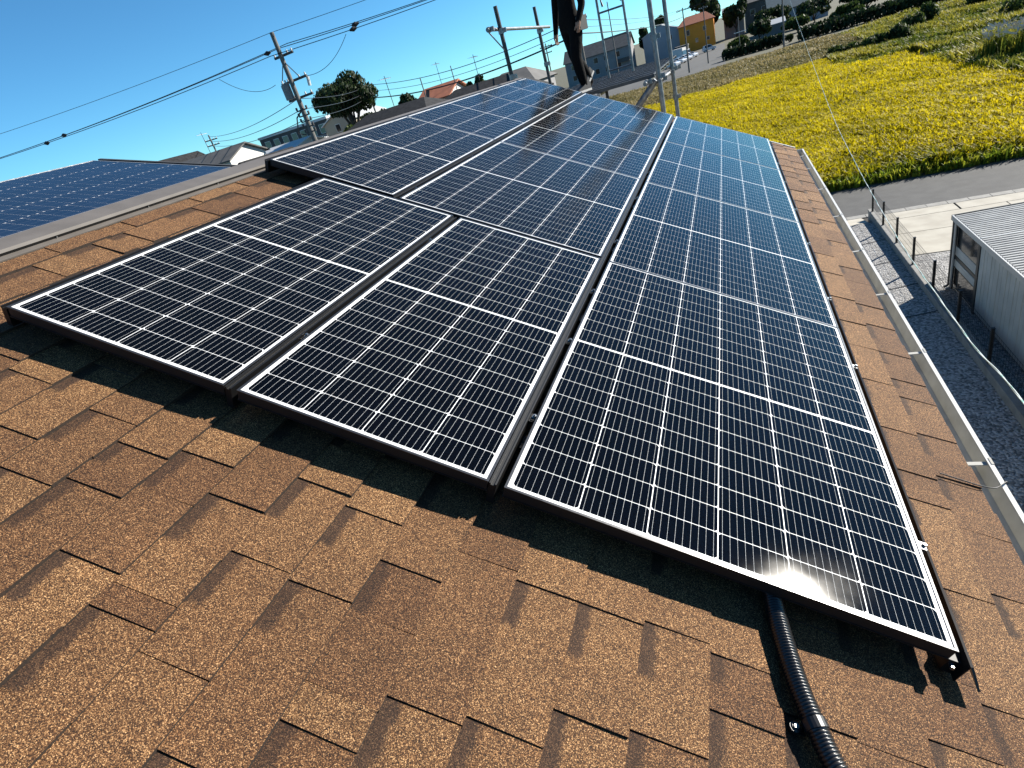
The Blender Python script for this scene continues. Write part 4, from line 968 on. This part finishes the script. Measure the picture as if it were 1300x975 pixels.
house_('arched_house', 'house with rounded dark roof just beyond the panel corner', -36.5, -33.0, 37, 43, 6.6, 7.6, M['w_white'], M['roof_tile'], 'y', [('f', -35.4, -34.2, 4.6, 5.8)], .4)
house_('tiled_house', 'house with broad black tiled hip roof beyond the ridge row', -27.0, -17.9, 36, 46, 6.5, 8.1, M['w_white'], M['roof_tile'], 'x', [('f', -25, -23.4, 4.4, 5.6)], .6, hip=2.6)
house_('tiled_house', 'house with black gabled roof left of the scaffold handrail post', -22.5, -14.2, 44, 54, 6.4, 8.0, M['w_grey'], M['roof_tile'], 'x', [('f', -20, -18, 4.6, 5.8), ('f', -16.4, -15, 4.6, 5.8)], .5, hip=2.2)
house_('red_roof_house', 'house with red tiled roof on the skyline', -29.0, -25.6, 58, 64, 8.0, 9.1, M['w_white'], M['roof_red'], 'x', [('f', -28, -27, 6, 7)], .4)
house_('long_roof_house', 'house with long dark grey roof behind the scaffold posts', -28, -20.5, 72, 82, 6.8, 8.5, M['w_grey'], M['roof_grey'], 'x', [('f', -24, -22.5, 5.2, 6.4), ('f', -21.6, -20.4, 5.2, 6.4)], .4, hip=2.5)
# beyond the parking lot
g_ = house_('grey_building', 'long two storey grey building behind the guard frame', -51, -28.5, 219, 230, 7.7, 11.1, M['w_grey'], M['roof_grey'], 'x',
       [('f', x, x+1.5, z, z+1.7) for x in (-49, -45, -41, -37.5, -33.5) for z in (1.6, 5.0)], .5, cat='building')
b = MB(); b.box(6.5, 10.8, -7.0, -5.501, 3.1, 3.35); b.box(6.5, 10.8, -7.0, -6.9, 3.351, 4.3); b.build('balcony', M['w_dark'], g_)
house_('white_house', 'pale blue white gabled house left of the orange house', -25.5, -13.3, 231, 243, 8.0, 10.4, M['w_blue'], M['roof_pale'], 'y', [('f', -17, -15.8, 5.2, 6.6)], .3)
house_('orange_house', 'orange two storey house with red tiled hip roof', -13.2, -2.2, 226, 236, 7.9, 10.1, M['w_orange'], M['roof_red'], 'x', [('f', -10.8, -9.8, 4.8, 6.4), ('f', -5.6, -4.6, 5.0, 6.2), ('f', -8.2, -7.4, 2.2, 3.4), ('f', -4.8, -3.8, 2.0, 3.0)], .5, hip=2.8)
house_('garage', 'low grey garage with open dark doorway left of the orange house', -14.2, -10.2, 214, 219, 2.4, 2.4, M['w_dark'], M['roof_grey'], 'x', [], cat='garage')
house_('pale_roof_house', 'house with white metal roof right of the orange house', .8, 7.2, 242, 250, 8.0, 9.4, M['w_grey'], M['roof_pale'], 'x', [('f', 2, 3.4, 4.6, 6)], .4)
house_('grey_house', 'grey house behind the trees near the top edge', 8, 17.5, 246, 258, 8.8, 11.2, M['w_dark'], M['roof_grey'], 'x', [('f', 9.4, 11, 5, 6.6), ('f', 13, 14.6, 5, 6.6)], .5)
house_('blue_grey_house', 'big house with blue grey roof at the top edge above the hedge', 12.5, 26.5, 196, 210, 4.6, 8.4, M['w_blue'], M['roof_teal'], 'x', [('f', 15, 16.6, 1.8, 3.4), ('f', 21, 22.6, 1.8, 3.4)], .6)
house_('carport', 'small carport with pale sloping roof in front of the blue grey house', 9.0, 14.5, 176, 182, 2.3, 3.2, M['w_grey'], M['roof_pale'], 'x', [], .3, cat='carport')

# ---- cars on the far lot
M['car_white'] = mat('white_car_paint', (.78, .79, .8), .25, coat=1); M['tyre'] = mat('tyre', (.015, .015, .015), .8); M['lamp'] = mat('headlamp_lens', (.7, .72, .72), .1)
def car(x, y, rz, label, paint, L_=4.3, H_=1.5):
    c = empty('parked_car', (x, y, 0), (0, 0, rz)); tag(c, label, 'car', 'cars parked on the far lot')
    W2 = .86; pr = [(-L_/2, .35), (-L_/2, .85), (-L_/2+.15, 1.0), (-L_*.36, H_-.08), (-L_*.1, H_), (L_*.12, H_-.05), (L_*.27, 1.02), (L_*.46, .88), (L_/2, .7), (L_/2, .35)]
    b = MB(); n = len(pr)
    def sec(s): return [(p[0], s*(W2 if p[1] < 1.05 else W2-.14), p[1]) for p in pr]
    A, B = sec(-1), sec(1)
    for i in range(n): b.poly([A[i], A[(i+1) % n], B[(i+1) % n], B[i]])
    b.poly(A[::-1]); b.poly(B); b.build('body', M[paint], c)
    for s in (-1, 1):
        b = MB(); yy = s*(W2-.05); q = [(-L_*.34, 1.04), (-L_*.3, H_-.12), (L_*.1, H_-.1), (L_*.22, 1.04)]
        pl = [(p[0], s*(W2+.004) if p[1] < 1.05 else s*(W2-.115), p[1]) for p in q]; b.poly(pl); b.build('side_window', M['pane'], c)
        for xx in (-L_*.3, L_*.31):
            b = MB(); b.bar((xx, s*(W2-.16), .31), (xx, s*(W2+.01), .31), .31, 16); wh = b.build('wheel', M['tyre'], c); b = MB(); b.bar((xx, s*(W2+.0101), .31), (xx, s*(W2+.02), .31), .19, 12); b.build('rim', M['alu'], wh)
        b = MB(); b.box(L_/2-.08, L_/2+.005, s*.72-.12, s*.72+.12, .62, .76); b.build('headlight', M['lamp'], c)
    b = MB(); b.poly([(L_*.255, -.66, 1.06), (L_*.255, .66, 1.06), (L_*.13, .62, H_-.08), (L_*.13, -.62, H_-.08)]); b.v = [(p[0]+.03, p[1], p[2]+.02) for p in b.v]; b.build('windscreen', M['pane'], c)
for i, (x, y) in enumerate(((-11.6, 160), (-10.4, 166), (-9.3, 172.5), (-8.2, 179))):
    car(x, y, R(-38), ['white car parked nearest on the far lot', 'second white car in the row on the far lot', 'third white car in the row on the far lot', 'farthest white car of the row on the lot'][i], 'car_white')
car(-3.6, 190, R(10), 'white car parked by the end of the hedge near the orange house', 'car_white', 3.6, 1.7)
lr = empty('roof_rack_truck', (-10.6, 186, 0), (0, 0, R(-30))); tag(lr, 'white box truck standing behind the row of white cars', 'truck')
b = MB(); b.box(-2.4, .9, -.95, .95, .75, 2.9); b.build('cargo_box', M['w_white'], lr)
b = MB(); b.hexa([(.95, -.9, .5), (2.5, -.9, .5), (2.5, .9, .5), (.95, .9, .5), (.95, -.85, 2.2), (2.0, -.85, 2.2), (2.0, .85, 2.2), (.95, .85, 2.2)]); b.build('cab', M['car_white'], lr)
b = MB(); b.poly([(2.44, -.75, 1.25), (2.44, .75, 1.25), (2.1, .72, 2.05), (2.1, -.72, 2.05)]); b.build('windscreen', M['pane'], lr)
for xx in (-1.5, 1.7):
    for s in (-1, 1):
        b = MB(); b.bar((xx, s*.7, .38), (xx, s*.96, .38), .38, 14); b.build('wheel', M['tyre'], lr)

# ---- utility poles and wires
M['pole'] = mat('concrete_pole', (.17, .167, .16), .85, noise=(3, (.13, .128, .12)))
M['pole_dark'] = mat('dark_pole_steel', (.07, .07, .072), .6, .4); M['ceramic'] = mat('white_insulator', (.7, .7, .68), .3); M['trafo'] = mat('grey_transformer', (.2, .205, .21), .5, .2)
def pole(x, y, top, label, arms=(), r=.16, extras=False, group='utility poles'):
    p = empty('utility_pole', (x, y, 0)); tag(p, label, 'utility pole', group)
    b = MB(); b.bar((0, 0, 0), (0, 0, top), r, 12, 0, r*.62); b.build('shaft', M['pole'], p)
    for (z, w_, ang) in arms:
        d = Vector((math.cos(ang), math.sin(ang), 0)); off = Vector((-d.y, d.x, 0))*(r+.05)
        b = MB(); b.sqbar(off-d*w_+Vector((0, 0, z)), off+d*w_+Vector((0, 0, z)), .05, .06); a = b.build('crossarm', M['pole_dark'], p)
        for k_ in (-.92, -.45, .45, .92):
            b = MB(); c = off+d*w_*k_+Vector((0, 0, z)); b.bar(c+Vector((0, 0, .061)), c+Vector((0, 0, .2)), .055, 8, 0, .035); b.build('insulator', M['ceramic'], a)
    return p
d0 = math.atan2(2.3, 8.6)   # line direction of the big pole wires
ua = d0-.45
up = pole(-22.3, 30.0, 13.3, 'tall concrete utility pole with crossarms and transformer left of the big tree', [(12.15, .72, ua+.1), (10.85, 1.1, ua), (9.95, 1.05, ua)], .19)
b = MB(); b.bar((-.42, -.12, 9.98), (-.42, -.12, 10.75), .25, 14); b.bar((-.42, -.12, 10.751), (-.42, -.12, 10.82), .2, 14); tf = b.build('transformer', M['trafo'], up)
for dx in (-.12, .1):
    b = MB(); b.bar((-.42+dx, -.12, 10.821), (-.42+dx, -.12, 10.98), .05, 8); b.build('bushing', M['ceramic'], tf)
b = MB(); b.bar((.92, .25, 10.35), (.98, .27, 10.8), .09, 8); b.build('switch', M['ceramic'], up)
for s in (-1, 1):
    b = MB(); dd = Vector((math.cos(ua), math.sin(ua), 0))*.8*s; b.bar(dd+Vector((0, 0, 10.85)), (0, 0, 11.9), .025, 6); b.build('stay', M['pole_dark'], up)
b = MB(); b.bar((0, 0, 12.3), (0, 0, 12.3), .1)
for i, z in enumerate((9.3, 9.0, 8.7, 8.4, 8.1)):
    b = MB(); b.sqbar((-.35, -.1, z), (.42, -.1, z), .03, .035); b.bar((-.33, -.1, z+.036), (-.33, -.1, z+.2), .06, 8); b.bar((.38, -.1, z+.036), (.38, -.1, z+.18), .06, 8); b.build('bracket', M['pole_dark'], up)
b = MB(); b.path([(.15, -.1, 9.4), (-.5, -.15, 9.0), (-.8, -.2, 8.2), (-.3, -.15, 8.0)], .04, 6); b.build('cable_loop', M['wire'], up)
b = MB(); b.bar((-.05, 0, 7.9), (-4.0, 1.0, 5.4), .018, 5); b.build('guy_wire', M['steel'], up)
pole(-41.3, 70, 12.2, 'utility pole at the right edge of the big round tree', [(11.9, .8, .5), (10.4, .7, .5)], .15)
pole(-25.25, 60, 10.5, 'thin bare pole above the red tiled roof', [], .07)
pole(-24.1, 50, 9.9, 'short thin pole left of the red tiled roof', [], .07)
pole(-29.0, 66, 9.2, 'small far pole with crossarm left of the short thin pole', [(9.0, .5, .3)], .09)
pole(-22.9, 90, 10.8, 'far pole with crossarm on the skyline left of the scaffold', [(10.4, .9, .2), (9.6, .7, .2)], .12)
pole(-8.72, 45, 10.3, 'utility pole right behind the person', [(9.95, .7, .2), (9.3, .6, .2)], .13)
pole(-5.9, 124, 10.6, 'dark utility pole by the far road left of the orange house', [(10.2, 1.1, .1)], .16)
pole(-2.75, 136, 10.1, 'utility pole in front of the orange house', [(9.7, .8, .1)], .13)
pole(-59.3, 60, 11.8, 'pole with crossarms rising behind the white house on the left', [(11.2, .8, .4), (10.6, .8, .4)], .14)
pole(-30.5, 200, 20.0, 'tall thin mast on the skyline seen through the guard frame', [], .22)
lp = empty('lamp_pole', (3.5, 146, 0)); tag(lp, 'slim white lamp pole behind the hedge right of the orange house', 'lamp pole')
b = MB(); b.bar((0, 0, 0), (0, 0, 6.4), .07, 8); b.build('shaft', M['pole'], lp)
b = MB(); b.sqbar((-1.0, 0, 3.6), (1.4, 0, 3.65), .18, .06); b.build('sign_arm', M['gutter_white'], lp)
pole(9.66, 117.4, 11.4, 'utility pole across the far road holding the service cable', [(11.0, .8, .1)], .15)

def wire(p, q, sag, label, r=.022, group='overhead wires', balls=()):
    p = Vector(p); q = Vector(q); n = 24; pts = [p.lerp(q, i/n)-Vector((0, 0, 4*sag*(i/n)*(1-i/n))) for i in range(n+1)]
    b = MB(); b.path(pts, r, 5)
    if balls:
        e_ = empty('overhead_wire', p); tag(e_, label, 'wire', group); b.v = [tuple(Vector(v)-p) for v in b.v]; b.build('strand', M['wire'], e_)
        for t in balls:
            c = p.lerp(q, t)-Vector((0, 0, 4*sag*t*(1-t)))-p; b = MB(); d = (q-p).normalized()*.22; b.bar(c-d, c, .04, 8, 0, .13); b.bar(c, c+d, .13, 8, 0, .04); b.build('marker', M['wire'], e_)
    else: tag(b.build('overhead_wire', M['wire']), label, 'wire', group)
for i, (o, z, lb) in enumerate(((-.7, 12.25, 'near'), (.05, 12.5, 'middle'), (.7, 12.62, 'far'))):
    a = Vector((-22.3+o*math.cos(ua+1.57)*.3+o*math.cos(ua)*.6, 30+o*.5, z))
    wire(a, (-62, 25.5+o, 13.1), .55, 'thick overhead wire running left from the tall pole, the %s of three' % lb, .019, balls=((.93, .45) if i != 1 else (.02,)))
    wire(a, (11, 47+o, 15.2), .7, 'thick overhead wire running right from the tall pole, the %s of three' % lb, .019, balls=((.12,) if i == 1 else (.13,) if i == 0 else ()))
wire((-22.3, 30, 13.3), (-62, 25.8, 14.5), .4, 'topmost thin earth wire left of the tall pole', .013); wire((-22.3, 30, 13.3), (11, 48, 16.2), .5, 'topmost thin earth wire right of the tall pole', .013)
for i, z in enumerate((9.9, 9.35, 8.8)):
    wire((-22.4, 30, z), (-59.3, 60, z+1.7), .5, 'low cable from the tall pole to the left skyline pole, number %s from the top' % ('one', 'two', 'three')[i], .022)
    wire((-22.2, 30, z), (-41.3, 70, z+2.0), .35, 'low cable from the tall pole behind the big tree, the %s one' % ('upper', 'middle', 'lower')[i], .02)
for i, (z0, z1, r_) in enumerate(((11.9, 9.95, .03), (11.2, 9.5, .022), (10.4, 9.1, .06))):
    wire((-41.0, 70, z0), (-8.72, 45, z1), .9, 'skyline wire from the tree pole to the person pole, the %s one' % ('top', 'middle', 'thick low')[i], r_)
    wire((-8.72, 45, z1+.0), (-5.9, 124, (10.4, 10.2, 9.2)[i]), .5, 'wire from the pole behind the person to the far road pole, the %s one' % ('top', 'middle', 'low')[i], r_*.8)
for s in (-1, 1): wire((-5.9+s*.9, 124, 10.4), (9.66+s*.6, 117.4, 11.2), .5, 'wire crossing above the orange house between far road poles, the %s one' % ('left', 'right')[s > 0], .03)
wire((-21.6, 30.3, 10.9), (-18.6, 31.3, 12.15), .5, 'jumper wire drooping from the tall pole arm to the right hand wires', .014); wire((-23.2, 29.7, 10.9), (-26.5, 29.3, 12.1), .5, 'jumper wire drooping from the tall pole arm to the left hand wires', .014)

# ---- television aerials on the skyline roofs
def aerial(x, y, z, label):
    e_ = empty('tv_aerial', (x, y, z)); tag(e_, label, 'aerial', 'television aerials on the skyline roofs')
    b = MB(); b.bar((0, 0, 0), (0, 0, 2.2), .025, 6); b.build('mast', M['pole_dark'], e_)
    b = MB(); b.bar((-.1, -.6, 2.0), (.1, .7, 2.0), .014, 5)
    for k_ in range(7): b.bar((-.35+.03*k_, -.55+k_*.2, 2.02), (.35-.03*k_, -.55+k_*.2, 2.02), .009, 4)
    b.build('yagi', M['steel'], e_)
aerial(-22.5, 41, 8.1, 'thin television aerial on the broad black hip roof')
aerial(-18.4, 49, 8.0, 'television aerial on the black roof near the scaffold')
aerial(-27.2, 61, 9.1, 'television aerial on the red tiled roof')
aerial(-51, 50.7, 9.4, 'television aerial on the white house at far left')
aerial(-39.8, 224.5, 11.1, 'television aerial on the long grey building')
aerial(-7.7, 231, 10.1, 'television aerial on the orange house')
